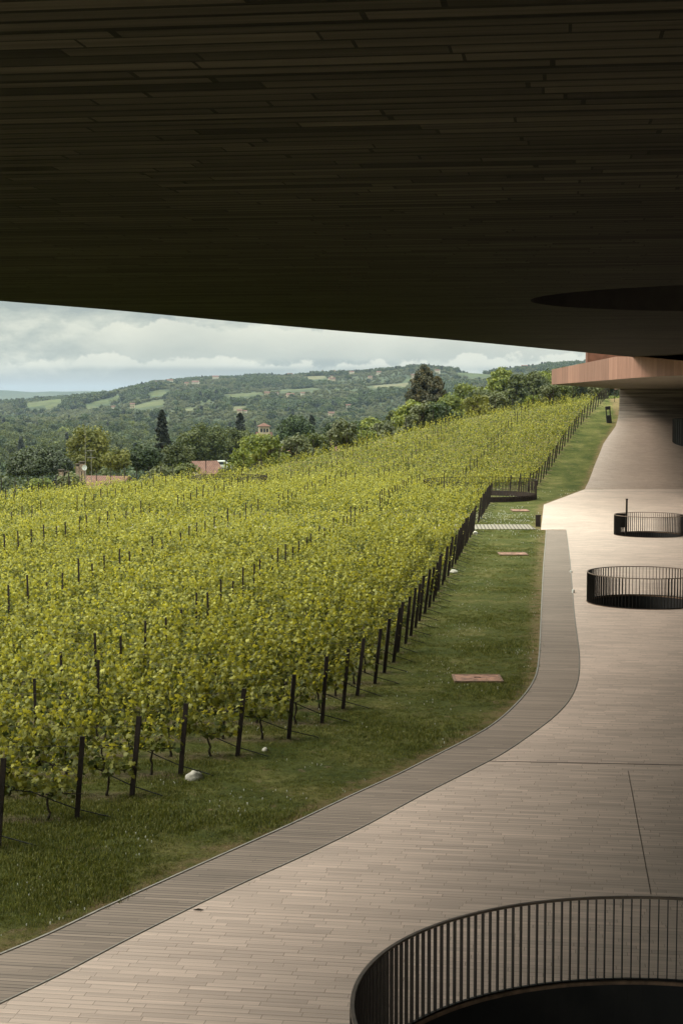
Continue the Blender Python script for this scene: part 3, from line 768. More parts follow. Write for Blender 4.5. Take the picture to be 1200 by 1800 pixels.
# ------------------------------------------------------------------ vines
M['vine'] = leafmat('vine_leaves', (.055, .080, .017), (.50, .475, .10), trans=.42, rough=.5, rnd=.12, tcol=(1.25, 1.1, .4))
LEAF = np.array([(0, -.02, 0), (.30, -.20, .03), (.52, .12, -.06), (.34, .30, .0), (.42, .62, -.08), (.16, .60, .02), (0, 1.0, -.12),
                 (-.16, .60, .02), (-.42, .62, -.08), (-.34, .30, 0), (-.52, .12, -.06), (-.30, -.20, .03)], float)
def vine_leaf_mesh(name, seed, lod):
    r = np.random.default_rng(seed)
    pos = []; nrm = []; size = []; tint = []; stems = MB()
    nsh = 11 if lod == 0 else 9
    for s in range(nsh):
        x = -.52+1.04*(s+r.uniform(.1, .9))/nsh; y = r.normal(0, .06); z = .62+r.uniform(-.03, .08)
        H = r.uniform(.52, 1.16); lean = r.normal(0, .12); leany = r.normal(0, .15)
        nl = int(H/(.058 if lod == 0 else .075))
        pts = []
        for k in range(nl+1):
            t = k/nl; p = np.array([x+lean*t*t+.02*math.sin(k), y+leany*t*t, z+H*t*(1-.12*t*abs(leany)*4)]); pts.append(p)
            a = r.uniform(0, 2*math.pi); rad = r.uniform(.05, .17)*(1-.45*t)
            n_l = 1 if (lod or t > .8) else (2 if r.random() < .45 else 1)
            for q in range(n_l):
                a += 2.4
                pos.append(p+np.array([math.cos(a)*rad, math.sin(a)*rad*1.25, r.uniform(-.05, .04)-.03*(1-t)]))
                out = np.array([math.cos(a)*.8, math.sin(a)*.8, .55+r.uniform(-.45, .45)])+r.normal(0, .28, 3)
                nrm.append(out/np.linalg.norm(out))
                sz = r.uniform(.065, .135)*(1-.45*t**2)*(1 if lod == 0 else 1.1); size.append(sz)
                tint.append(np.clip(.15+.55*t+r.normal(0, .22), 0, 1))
        if lod == 0: stems.tube([tuple(p) for p in pts[::3]], .004, 4, False)
    pos = np.array(pos); nrm = np.array(nrm); size = np.array(size); tint = np.array(tint); n = len(pos)
    up = np.tile([0, 0, -1.], (n, 1))+r.normal(0, .45, (n, 3))          # leaves hang tip-down
    v = up-(up*nrm).sum(1)[:, None]*nrm; v /= np.linalg.norm(v, axis=1)[:, None]+1e-9; u = np.cross(v, nrm)
    if lod == 0:
        T = LEAF-np.array([0, .3, 0]); k = len(T)
        V = pos[:, None, :]+(T[None, :, 0, None]*u[:, None, :]+T[None, :, 1, None]*v[:, None, :]+T[None, :, 2, None]*nrm[:, None, :])*size[:, None, None]*1.15
        C = pos+nrm*.0
        V = np.concatenate([V, C[:, None, :]+nrm[:, None, :]*size[:, None, None]*.10], 1)      # raised midpoint
        b = np.arange(n)[:, None]*(k+1)
        F = np.concatenate([np.stack([b[:, 0]+i, b[:, 0]+(i+1) % k, b[:, 0]+k], 1) for i in range(k)], 0)
        ti = np.repeat(tint, k+1)
    else:
        T = np.array([(-.5, -.35, -.05), (.5, -.35, -.05), (.42, .38, 0), (0, .75, -.1), (-.42, .38, 0)]); k = 5
        V = pos[:, None, :]+(T[None, :, 0, None]*u[:, None, :]+T[None, :, 1, None]*v[:, None, :]+T[None, :, 2, None]*nrm[:, None, :])*size[:, None, None]
        b = np.arange(n)[:, None]*k; F = b+np.arange(k)[None, :]; ti = np.repeat(tint, k)
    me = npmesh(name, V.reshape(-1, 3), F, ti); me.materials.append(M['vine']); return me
FOL = [vine_leaf_mesh('foliage', 100+i, 0) for i in range(8)]
FOLM = [vine_leaf_mesh('foliage', 200+i, 1) for i in range(8)]
def trunk_mesh(seed):
    r = random.Random(seed); mb = MB(); p = [(r.uniform(-.05, .05), r.uniform(-.03, .03), -.05)]
    for k in range(6): p.append((p[-1][0]+r.uniform(-.035, .035), p[-1][1]+r.uniform(-.02, .02), .05+.11*k))
    mb.tube(p, [.036, .030, .023, .021, .024, .020, .018], 7)
    q = p[-1]; s_ = r.choice((-1, 1))
    mb.tube([q, (q[0]+.12*s_, q[1], .66), (q[0]+.35*s_, 0, .67), (q[0]+.62*s_, 0, .66)], [.017, .016, .013, .008], 6)
    mb.tube([q, (q[0]-.10*s_, q[1], .66), (q[0]-.22*s_, 0, .70)], [.016, .012, .007], 6)
    me = bpy.data.meshes.new('trunk'); me.from_pydata(mb.v, [], mb.f); me.materials.append(M['bark']); return me
TRK = [trunk_mesh(i) for i in range(6)]
ORD = 'first second third fourth fifth sixth seventh eighth ninth tenth eleventh twelfth thirteenth fourteenth fifteenth sixteenth seventeenth eighteenth nineteenth twentieth'.split()
def ordn(k):
    if k < 20: return ORD[k]
    n = k+1; return '%d%s' % (n, 'th' if 10 <= n % 100 <= 20 else {1: 'st', 2: 'nd', 3: 'rd'}.get(n % 10, 'th'))
ROWS = [25.0+1.62*k for k in range(int((173-25)/1.62))]
ROWS = [y for y in ROWS if not (yA-1.0 < y < yB+.9)]
def row_left(Y):
    xb = np.interp(Y, YB[2:, 1], YB[2:, 0]) if Y > 88 else -60
    return max(xb-.0, -.2222*Y-9)
def blocked(x, y):
    return math.hypot(x-f1[0], y-119.) < 3.3 or math.hypot(x-f2[0], y-113.5) < 4.6
vines = []
for k, Y in enumerate(ROWS):
    x = Xe(Y)-.55; j = 0
    while x > row_left(Y):
        if not blocked(x, Y): vines.append((x+random.uniform(-.05, .05), Y+random.uniform(-.03, .03), k, j))
        x -= .88; j += 1
ind = []; rest = []
for v_ in vines:
    infr = abs(v_[0]/v_[1]) < .2222+.6/v_[1]
    (ind if (infr and len(ind) < 300) else rest).append(v_)
for (x, Y, k, j) in ind:
    e = empty('grapevine', (x, Y, gz(x, Y)), 0, '%s grapevine from the end post in the %s vine row counted from the front' % (ordn(j), ordn(k)), 'grapevine', 'grapevines trained along the trellis rows')
    e.scale = (1, 1, random.uniform(.86, 1.04)*(.8 if j == 0 else 1)); sx = random.choice((-1, 1))
    o = bpy.data.objects.new('foliage', random.choice(FOL)); COL.objects.link(o); o.parent = e; o.scale = (sx, 1, 1)
    o = bpy.data.objects.new('trunk', random.choice(TRK)); COL.objects.link(o); o.parent = e; o.rotation_euler = (0, 0, random.choice((0, math.pi)))
rest = np.array([(v_[0], v_[1]) for v_ in rest])
rz_ = ground(rest[:, 0], rest[:, 1], False)-.02
nearm = rest[:, 1] < 75
def srcs(meshes): return [bpy.data.objects.new('s', m_) for m_ in meshes]
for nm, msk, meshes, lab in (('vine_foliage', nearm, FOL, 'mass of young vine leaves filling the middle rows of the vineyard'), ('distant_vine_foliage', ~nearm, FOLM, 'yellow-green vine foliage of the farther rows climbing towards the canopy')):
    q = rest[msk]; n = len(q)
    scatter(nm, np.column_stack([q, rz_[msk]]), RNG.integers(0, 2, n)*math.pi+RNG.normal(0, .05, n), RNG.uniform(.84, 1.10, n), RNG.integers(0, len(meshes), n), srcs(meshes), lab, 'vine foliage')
q = rest[nearm]; scatter('vine_stems', np.column_stack([q, rz_[nearm]]), RNG.uniform(-.2, .2, len(q)), np.ones(len(q)), RNG.integers(0, len(TRK), len(q)), srcs(TRK), 'dark vine trunks under the leaves of the middle rows', 'vine trunks')

# posts
def end_post_mesh():
    mb = MB()     # U profile, leaning to +x
    for (x0, x1, y0, y1) in ((-.045, .045, -.03, -.018), (-.045, -.033, -.018, .03), (.033, .045, -.018, .03)):
        P_ = []
        for zz in (-.1, 1.50):
            o_ = .105*zz
            P_ += [(x0+o_, y0, zz), (x1+o_, y0, zz), (x1+o_, y1, zz), (x0+o_, y1, zz)]
        mb.add(P_, [(3, 2, 1, 0), (4, 5, 6, 7), (0, 1, 5, 4), (1, 2, 6, 5), (2, 3, 7, 6), (3, 0, 4, 7)])
    me = bpy.data.meshes.new('post'); me.from_pydata(mb.v, [], mb.f); me.materials.append(M['rustpost']); return me
EP = end_post_mesh()
mb = MB(); mb.tube([(-1.05, 0, .60), (-.75, 0, .55), (-.4, 0, .38), (0, 0, .20), (.62, 0, .01), (.66, 0, -.02)], .011, 6)
me_c = bpy.data.meshes.new('anchor_cable'); me_c.from_pydata(mb.v, [], mb.f); me_c.materials.append(M['hose'])
mb = MB(); mb.tube([(.60, 0, 0), (.55, .0, .18)], .004, 4); mb.tube([(.02, -.035, 1.2), (.02, -.035, 1.24)], .01, 5)
nend = 0
for k, Y in enumerate(ROWS):
    x = float(Xe(Y)); z = gz(x, Y)
    if blocked(x, Y): continue
    e = empty('end_post', (x+random.uniform(-.04, .04), Y, z), random.uniform(-.15, .15), 'leaning rust-brown end post of the %s vine row counted from the front' % ordn(k), 'vineyard post', 'end posts of the vine rows')
    e.scale = (1, 1, random.uniform(.94, 1.04)); e.rotation_euler = (random.uniform(-.02, .02), random.uniform(-.03, .03), random.uniform(-.15, .15)); nend += 1
    for nm, m_ in (('post', EP), ('anchor_cable', me_c)):
        o = bpy.data.objects.new(nm, m_); COL.objects.link(o); o.parent = e
mb = MB(); mb.box(-.028, .028, -.02, .02, -.1, 1.86)
IP = bpy.data.meshes.new('vineyard_post'); IP.from_pydata(mb.v, [], mb.f); IP.materials.append(M['rustpost'])
posts = []
for k, Y in enumerate(ROWS):
    xl = row_left(Y); x = Xe(Y)-5.9; j = 0
    if Y < 34: x = Xe(Y)-4.2
    while x > xl:
        if not blocked(x, Y): posts.append((x, Y, k, j))
        x -= 6.0; j += 1
    if Y > 96 and xl > -.23*Y: posts.append((xl-.5, Y, k, 99))
cnt = 0; restp = []
for (x, Y, k, j) in posts:
    if abs(x/Y) < .225 and cnt < 300:
        cnt += 1
        o = bpy.data.objects.new('vineyard_post', IP); COL.objects.link(o); o.location = (x+random.uniform(-.05, .05), Y, gz(x, Y)); 
        o.rotation_euler = (random.uniform(-.03, .03), random.uniform(-.03, .03), 0); o.scale = (1, 1, (1.12 if j == 99 else random.uniform(.80, 1.04)))
        lab = ('thin dark post closing the outer end of the %s vine row from the front' % ordn(k)) if j == 99 else ('%s thin dark post inward from the end post in the %s vine row' % (ordn(j), ordn(k)))
        tag(o, lab, 'vineyard post', 'thin posts along the vine rows')
    else: restp.append((x, Y, gz(x, Y), 1.12 if j == 99 else .88))
if restp:
    q = np.array(restp); n = len(q)
    scatter('far_vineyard_posts', q[:, :3], np.zeros(n), q[:, 3], np.zeros(n, int), srcs([IP]), 'thin dark posts standing in the farthest vine rows', 'vineyard posts')
# trellis wires, near rows
for k, Y in enumerate(ROWS[:26]):
    x1 = float(Xe(Y)); x0 = row_left(Y); z = gz(x1, Y)
    e = empty('trellis', (x1, Y, z), 0, 'drip hose and wires strung along the %s vine row from the front' % ordn(k), 'trellis', 'wire trellises of the vine rows')
    def sag(zz, dz, n=30):
        return [((x0-x1)*i/n-(.9 if False else 0), .03*math.sin(i*1.3), zz-dz*abs(math.sin(i*math.pi/4))) for i in range(n+1)]
    mb = MB(); mb.tube([(p[0]-1.0, p[1], p[2]) for p in sag(.60, .02)], .011, 6); mb.obj('drip_hose', M['hose'], e)
    for zz in (.95, 1.32):
        mb = MB(); mb.tube(sag(zz, .01), .0035, 4); mb.obj('wire', M['wire'], e)

# ------------------------------------------------------------------ grass blades and clover
M['grass'] = leafmat('grass_blades', (.044, .066, .011), (.215, .21, .056), trans=.25, rnd=.35, tcol=(1.1, 1.1, .5))
def tuft(seed, h=.06, nb=14, spread=.06):
    r = np.random.default_rng(seed); V = []; F = []; ti = []
    for b in range(nb):
        x, y = r.normal(0, spread, 2); a = r.uniform(0, 6.28); l = r.uniform(.5, 1.1)*h; w_ = .0045; ln = r.normal(0, .35, 2)*h
        dx, dy = math.cos(a)*w_, math.sin(a)*w_
        i = len(V); V += [(x-dx, y-dy, -.01), (x+dx, y+dy, -.01), (x+ln[0]*.4+dx*.7, y+ln[1]*.4+dy*.7, l*.6), (x+ln[0]*.4-dx*.7, y+ln[1]*.4-dy*.7, l*.6), (x+ln[0], y+ln[1], l)]
        F += [(i, i+1, i+2, i+3), (i+3, i+2, i+4)]; t_ = r.uniform(0, 1); ti += [t_]*5
    me = bpy.data.meshes.new('grass_tuft'); me.from_pydata(V, [], F); me.materials.append(M['grass'])
    at = me.attributes.new('tint', 'FLOAT', 'POINT'); at.data.foreach_set('value', ti); return me
pts = []
def fill(y0, y1, dens, xmin_pad):
    for _ in range(int(dens*(y1-y0)*.5*y1)):
        y = random.uniform(y0, y1); x = random.uniform(-.235*y-1, .25*y1)
        if x < Xe(y)-xmin_pad: continue
        if x < Xe(y)-.3 and abs(((y-25+.81)/1.62) % 1-.5) < .2 and random.random() < .8: continue
        pts.append((x, y))
fill(18, 30, 170, 9); fill(30, 42, 110, 6); fill(42, 60, 60, 3); fill(60, 95, 25, 2)
pts = np.array(pts); di = inside_dist(TERR_O, pts[:, 0], pts[:, 1]); dryp = di > -.35
pts = pts[(di < -.03) & ~(dryp & (RNG.random(len(pts)) < .7))]
cl = vnoise(pts[:, 0], pts[:, 1], 1.7, 4)
pts = pts[(cl > -.25) | (RNG.random(len(pts)) < .45)]
pts = pts[~((pts[:, 1] > yA-.05) & (pts[:, 1] < yB+.05))]
cl = vnoise(pts[:, 0], pts[:, 1], 2.2, 8)
TU = [tuft(i, .055) for i in range(8)]
n = len(pts); scatter('lawn_grass', np.column_stack([pts, np.full(n, -.02)]), RNG.uniform(0, 6.28, n), np.clip(.85+cl*.9+RNG.normal(0, .15, n), .35, 1.6), RNG.integers(0, 8, n), srcs(TU), 'short mown lawn grass between the vine rows and the boardwalk', 'grass')
M['clover'] = simple('clover_white', (.55, .55, .46), .9)
mb = MB(); mb.tube([(0, 0, 0), (0, 0, .04), (0, 0, .055)], [.012, .017, .006], 6); clm = bpy.data.meshes.new('c'); clm.from_pydata(mb.v, [], mb.f); clm.materials.append(M['clover'])
cp_ = []
for _ in range(42000):
    y = random.uniform(20, 124); x = random.uniform(-.235*y, .2*y)
    if x < Xe(y)-5: continue
    dn = noise.noise(Vector((x/1.6, y/2.4, 3)))
    if random.random() < max(0, dn+.05)*.9: cp_.append((x, y))
for _ in range(220):        # thick clover by the slatted path
    cp_.append((random.gauss(9.6, 1.2), random.uniform(91, 99)))
cp_ = np.array(cp_); di = inside_dist(TERR_O, cp_[:, 0], cp_[:, 1]); cp_ = cp_[di < -.2]; n = len(cp_)
scatter('clover_flowers', np.column_stack([cp_, ground(cp_[:, 0], cp_[:, 1], False)]), np.zeros(n), RNG.uniform(.3, .75, n)*np.where(cp_[:, 1] > 80, 2, 1), np.zeros(n, int), srcs([clm]), 'tiny white clover flowers dotted over the lawn', 'flowers')

# ------------------------------------------------------------------ trees
TM = {
 'dark': leafmat('dark_foliage', (.014, .028, .007), (.070, .098, .022), .2, rnd=.2),
 'mid': leafmat('mid_foliage', (.032, .048, .010), (.14, .15, .034), .25, rnd=.25),
 'bright': leafmat('bright_foliage', (.060, .088, .012), (.28, .29, .048), .3, rnd=.12),
 'yellow': leafmat('yellow_foliage', (.085, .095, .018), (.26, .24, .045), .3, rnd=.12),
 'olive': leafmat('olive_foliage', (.050, .062, .024), (.165, .17, .070), .25, rnd=.2),
 'pine': leafmat('pine_needles', (.010, .017, .005), (.060, .075, .020), .1, rnd=.1),
 'cypress': leafmat('cypress_foliage', (.006, .010, .004), (.026, .032, .012), .1, rnd=.15),
 'conifer': leafmat('conifer_foliage', (.014, .024, .008), (.13, .095, .03), .15, rnd=.15),
}
def crown(name, seed, mat, W, H, z0, ncl, nlf, lsz, shape='round', clr=.22):
    """leaf clumps in a crown W wide, H high starting at z0"""
    r = np.random.default_rng(seed); C = []; S = []
    for i in range(ncl):
        if shape == 'round':
            while True:
                p = r.uniform(-1, 1, 3); d_ = np.linalg.norm(p)
                if .35 < d_ < 1: break
            p = p/d_*(d_**.35); p *= np.array([.40*W, .40*W, .42*H])*(.82+.3*r.random()); c = np.array([p[0], p[1], z0+H/2+p[2]]); s = W*clr*r.uniform(.6, 1.2)
        elif shape == 'flat':       # umbrella pine
            a = r.uniform(0, 6.28); q = math.sqrt(r.random()); c = np.array([math.cos(a)*q*W*.44, math.sin(a)*q*W*.44, z0+H*(.30+.48*math.sqrt(max(0, 1-q*q)))*(r.uniform(.6, 1.0))]); s = W*clr*r.uniform(.7, 1.1)
        elif shape == 'cone':
            t = r.random()**.8; a = r.uniform(0, 6.28); rad = W*.52*(1-t)**.65*r.uniform(.45, 1.05)+.05; c = np.array([math.cos(a)*rad, math.sin(a)*rad, z0+H*t]); s = W*clr*(1-.6*t)*r.uniform(.6, 1.1)
        else:                       # column
            t = r.random(); a = r.uniform(0, 6.28); rad = W*.36*math.sin(math.pi*min(1, (.12+t*.88)**.8))**.7*r.uniform(.5, 1); c = np.array([math.cos(a)*rad, math.sin(a)*rad, z0+H*t*.95]); s = W*clr*r.uniform(.7, 1.1)
        C.append(c); S.append(s)
    C = np.array(C); S = np.array(S); n = ncl*nlf
    ci = np.repeat(np.arange(ncl), nlf); dv = r.normal(size=(n, 3)); dv /= np.linalg.norm(dv, axis=1)[:, None]
    rad = S[ci]*r.uniform(.45, 1.12, n)
    pos = C[ci]+dv*rad[:, None]*np.array([1, 1, .85 if shape != 'column' else 1.7])
    nm = dv+r.normal(0, .5, (n, 3)); nm[:, 2] += .3; nm /= np.linalg.norm(nm, axis=1)[:, None]
    u = np.cross(nm, r.normal(size=(n, 3))); u /= np.linalg.norm(u, axis=1)[:, None]+1e-9; v = np.cross(nm, u)
    sz = lsz*r.uniform(.6, 1.3, n)
    T = np.array([(-.5, -.3), (.1, -.5), (.5, .15), (-.1, .5)])
    V = pos[:, None, :]+(T[None, :, 0, None]*u[:, None, :]+T[None, :, 1, None]*v[:, None, :])*sz[:, None, None]
    F = np.arange(n*4).reshape(n, 4); ct = r.uniform(0, .55, ncl)
    ti = np.clip(ct[ci]+r.uniform(-.1, .4, n), 0, 1)
    me = npmesh(name, V.reshape(-1, 3), F, np.repeat(ti, 4)); me.materials.append(TM[mat]); return me
def trunk(seed, W, H, z0, shape='round'):
    r = random.Random(seed); mb = MB(); tr_ = max(.12, H*.022); top = z0+H*(.5 if shape in ('round', 'flat') else .85)
    p = [(0, 0, -.5)]+[(r.uniform(-.02, .02)*H, r.uniform(-.02, .02)*H, top*k/5) for k in range(1, 6)]
    mb.tube(p, [tr_*1.2, tr_, tr_*.85, tr_*.7, tr_*.5, tr_*.25], 7)
    if shape in ('round', 'flat'):
        for k in range(7):
            a = k*2.4+r.random(); b = p[3+(k % 2)]; l = W*.33
            mb.tube([b, (b[0]+math.cos(a)*l*.5, b[1]+math.sin(a)*l*.5, b[2]+H*.12), (b[0]+math.cos(a)*l, b[1]+math.sin(a)*l, b[2]+H*r.uniform(.2, .32))], [tr_*.45, tr_*.3, tr_*.1], 5)
    me = bpy.data.meshes.new('trunk'); me.from_pydata(mb.v, [], mb.f); me.materials.append(M['treebark']); return me
def tree(name, x, y, cm, tm, label, cat='tree', group=None, s=1, z=None, rz=None):
    e = empty(name, (x, y, gz(x, y) if z is None else z), random.random()*6.28 if rz is None else rz, label, cat, group); e.scale = (s, s, s) if not isinstance(s, tuple) else s
    for nm, m_ in (('trunk', tm), ('crown', cm)):
        o = bpy.data.objects.new(nm, m_); COL.objects.link(o); o.parent = e
    return e
def special(name, px, ytop, ybot, wpx, D, mat, shape, label, ncl=60, nlf=60, lsz=.35, clr=.2, seed=1, cat='tree'):
    """a tree that stands at distance D; its crown spans ytop..ybot in the picture"""
    x, _, zt = atd(px, ytop, D); _, _, zb = atd(px, ybot, D); W = wpx/FPX*D; g = gz(x, D)
    zb = max(zb, g+.6); H = zt-zb
    cm = crown('crown', seed, mat, W, H, zb-g, ncl, nlf, lsz, shape, clr); tm = trunk(seed, W, H*.85, zb-g, shape) if shape != 'round' else trunk(seed, W, H, (zb-g), shape)
    return tree(name, x, D, cm, tm, label, cat, rz=0)
special('umbrella_pine', 72, 783, 842, 112, 190, 'pine', 'flat', 'broad dark umbrella pine standing behind the vineyard beside the chimneys', 170, 230, .26, .12, 11)
special('cypress_tree', 285, 721, 803, 30, 250, 'cypress', 'cone', 'tall dark pointed cypress rising above the woodland belt', 170, 110, .24, .17, 12)
special('conifer_tree', 745, 644, 735, 82, 290, 'conifer', 'cone', 'big bronze-tipped conifer rising against the far hill', 170, 110, .34, .15, 13)
special('conifer_tree', 768, 664, 735, 52, 285, 'conifer', 'cone', 'lower bronze conifer crown growing against the big conifer', 90, 110, .34, .2, 26)
special('yellow_green_tree', 155, 746, 830, 78, 230, 'yellow', 'round', 'feathery yellow-green tree behind the tall antenna mast', 70, 90, .34, .18, 14)
special('yellow_shrub', 205, 788, 826, 50, 200, 'yellow', 'round', 'small yellow-leaved tree beside the red tiled roof', 50, 70, .26, .18, 15)
special('green_tree', 450, 764, 812, 62, 215, 'bright', 'round', 'fresh bright green tree at the vineyard edge under the tower house', 60, 90, .28, .18, 16)
special('broad_tree', 355, 744, 820, 92, 290, 'mid', 'round', 'wide olive-green tree behind the cypress', 110, 120, .36, .15, 17)
special('broad_tree', 410, 748, 815, 74, 310, 'mid', 'round', 'olive-green tree joined to the wide tree behind the cypress', 90, 110, .36, .16, 18)
special('round_tree', 255, 784, 828, 56, 205, 'dark', 'round', 'dark rounded tree at the foot of the cypress', 70, 90, .28, .18, 19)
special('round_tree', 312, 780, 826, 60, 215, 'mid', 'round', 'dense green tree between the cypress and the orange roof', 80, 90, .28, .17, 20)
special('small_conifer', 422, 727, 770, 22, 420, 'cypress', 'cone', 'slim dark conifer standing just before the tower house', 60, 70, .5, .25, 21)
special('small_conifer', 548, 730, 760, 13, 420, 'cypress', 'cone', 'slim dark conifer right of the tower house', 40, 50, .5, .25, 22)
special('dark_tree', 520, 730, 800, 76, 330, 'dark', 'round', 'large dark tree behind the white satellite dish', 100, 90, .42, .16, 23)
special('dark_tree', 585, 745, 800, 60, 300, 'dark', 'round', 'dark clipped-looking tree over the brown tiled roof', 80, 90, .38, .17, 24)
special('dark_tree', 630, 738, 790, 52, 310, 'dark', 'round', 'dark tree just short of the small roadside lamp', 80, 90, .38, .17, 25)
sp = [(560, 770, 800, 36, 230, 'olive'), (530, 775, 806, 34, 225, 'bright'), (505, 778, 806, 26, 220, 'olive'), (652, 738, 800, 44, 250, 'bright'), (690, 728, 792, 58, 262, 'mid'), (722, 705, 785, 60, 255, 'bright'),
      (760, 712, 778, 56, 262, 'bright'), (795, 700, 770, 60, 275, 'bright'), (820, 678, 765, 58, 290, 'bright'), (845, 690, 752, 60, 280, 'mid'), (868, 676, 745, 56, 300, 'bright'), (884, 650, 735, 52, 315, 'bright'),
      (905, 664, 730, 60, 310, 'mid'), (930, 654, 722, 58, 330, 'mid'), (952, 658, 714, 58, 335, 'bright'), (975, 655, 708, 60, 350, 'mid'), (1000, 650, 700, 60, 365, 'mid'), (1030, 645, 698, 60, 380, 'mid'), (608, 770, 800, 26, 232, 'bright'), (628, 765, 796, 26, 240, 'olive'),
      (672, 760, 790, 24, 232, 'olive'), (705, 758, 784, 30, 240, 'mid'), (1065, 640, 695, 60, 400, 'mid')]
desc = {'bright': 'fresh green tree', 'mid': 'mid-green bushy tree', 'olive': 'olive-toned small tree'}
place = ['above the brown tiled roof', 'right of the satellite dish', 'beside the satellite dish', 'left of the conifer at the vineyard edge', 'just left of the big conifer', 'under the big conifer at its left', 'under the big conifer at its right', 'next right of the big conifer',
         'second right of the big conifer', 'third right of the big conifer', 'fourth right of the big conifer', 'tallest of the thicket behind the sloping rows', 'in the thicket left of the rust-red fascia, fourth from it', 'third from the rust-red fascia', 'second from the rust-red fascia',
         'touching the corner of the rust-red fascia', 'behind the rust-red fascia corner', 'deep behind the rust-red fascia', 'low at the vineyard edge past the brown roof', 'low at the edge near the roadside lamp', 'low between lamp and conifer', 'low before the big conifer', 'hidden farthest behind the fascia']
for i, ((px, yt, yb_, wp, D, mt), pl) in enumerate(zip(sp, place)):
    special('thicket_tree', px, yt-(7 if 740 < px < 900 else 3), yb_, wp*1.2, D, mt, 'round' if i not in (4, 10, 12) else 'cone', '%s %s' % (desc[mt], pl.replace('left', 'west').replace('right', 'east')), 80, 80, .036*D/10*.30+.12, .17, 40+i)

# shrubs and rough growth along the vineyard's outer edge
SH = [(crown('crown', 500+i, mt, 2.6, 2.2, .1, 26, 60, .19, 'round', .2), trunk(500+i, 2.6, 2.2, .3)) for i, mt in enumerate(('olive', 'bright', 'mid', 'dark', 'yellow'))]
for i in range(64):
    x = -31+63*i/63.+random.uniform(-.5, .5); y = float(Yb(x))+random.uniform(5.5, 13)
    k = random.choices(range(5), (.3, .25, .25, .12, .08))[0]; s_ = random.uniform(.7, 1.35)
    if any(abs(600+FPX*x/y-q) < w_ for q, w_ in ((170, 42), (358, 14), (492, 9), (574, 14), (387, 6))): s_ = .5
    tree('edge_shrub', x, y, *SH[k], '%s shrub growing along the outer edge of the vineyard' % ('grey-green', 'fresh green', 'mid-green', 'dark green', 'yellowish')[k], 'shrub', 'shrubs of the vineyard edge, %s' % ('grey-green', 'fresh green', 'mid-green', 'dark green', 'yellowish')[k], s_, z=max(gz(x, y), float(hD(Yb(x)))-2.6+random.uniform(0, .7)))
# woodland belt: 200-odd individual trees, then a mass
LIB = []
for i, (mt, W, H, z0, sh) in enumerate([('dark', 9, 9, 2, 'round'), ('mid', 9, 8, 2.5, 'round'), ('mid', 11, 9, 2.5, 'round'), ('dark', 8, 10, 1.5, 'round'), ('olive', 7, 6, 1.8, 'round'), ('bright', 8, 8, 2, 'round'), ('cypress', 3, 12, .5, 'column'), ('dark', 6, 12, 1, 'cone')]):
    LIB.append((crown('crown', 300+i, mt, W, H, z0, 55, 46, .62, sh, .19), trunk(300+i, W, H+z0, z0*.5, sh), mt, sh))
wood = []; LH = [11, 10.5, 11.5, 11.5, 7.8, 10, 12.5, 13]
tries = 0
while len(wood) < 2600 and tries < 60000:
    tries += 1
    u_ = random.random(); D = 175+1150*(u_**1.25); az = random.uniform(-.26, .27); x = D*az; y = D
    s_ = (y-Yb(x))
    if s_ < 55: continue
    if noise.noise(Vector((x/90, y/90, 2))) < -.38: continue
    wood.append((x, y))
    if az > .09 and D < 900: wood.append((x+random.uniform(-4, 4), y+random.uniform(-5, 5)))
wood.sort(key=lambda p: p[1])
HOUSE_CLEAR = []
LABT = {'dark': ('dark leafy tree in the woodland belt beyond the vineyard', 'dark trees of the woodland belt'), 'mid': ('mid-green leafy tree in the woodland belt beyond the vineyard', 'mid-green trees of the woodland belt'),
        'olive': ('grey-green olive tree in the belt beyond the vineyard', 'olive trees beyond the vineyard'), 'bright': ('light green tree in the woodland belt beyond the vineyard', 'light green trees of the woodland belt'),
        'cypress': ('thin dark cypress in the woodland belt beyond the vineyard', 'cypresses of the woodland belt')}
def clear_of(x, y):
    if y < 330:       # keep sight lines to the houses open by not planting on them
        for hx, hy, hr in CLEAR:
            if math.hypot(x-hx, y-hy) < hr: return False
    return True
def hsite(px, y, D): X, _, Z = atd(px, y, D); return X, Z
CLEAR = [(-32, 190, 9), (-18, 205, 8), (-13, 205, 8), (-37, 190, 8), (-8, 232, 8), (-3, 240, 9), (-50, 200, 8)]
probs = [.24, .22, .22, .1, .1, .07, .03, .02]
ni = 0; mass = []
for (x, y) in wood:
    k = random.choices(range(8), probs)[0]; s = random.uniform(.75, 1.3)
    zt = gz(x, y)+13*s
    if y < 330 and (not clear_of(x, y)): continue
    if y < 235 and x < 20: continue
    pxx = 600+FPX*x/y; lim = np.interp(pxx, [0, 600, 720, 800, 900, 1000], [741, 737, 716, 692, 668, 650]); ztop = gz(x, y)+LH[k]*s
    zmax = EYE+(HZ-lim)/FPX*y
    if ztop > zmax: s *= (zmax-gz(x, y))/(ztop-gz(x, y))
    if s < .3: continue
    if ni < 240 and abs(x/y) < .235:
        cm, tm, mt, sh = LIB[k]; lb, gr = LABT['dark' if sh == 'cone' else mt]; ni += 1
        tree('woodland_tree', x, y, cm, tm, lb, 'tree', gr, s)
    else: mass.append((x, y, k, s))
ms = np.array(mass); n = len(ms)
scatter('valley_woods', np.column_stack([ms[:, :2], ground(ms[:, 0], ms[:, 1], False)]), RNG.uniform(0, 6.28, n), ms[:, 3], ms[:, 2].astype(int), srcs([l[0] for l in LIB]), 'far belt of woodland filling the valley floor', 'woodland')

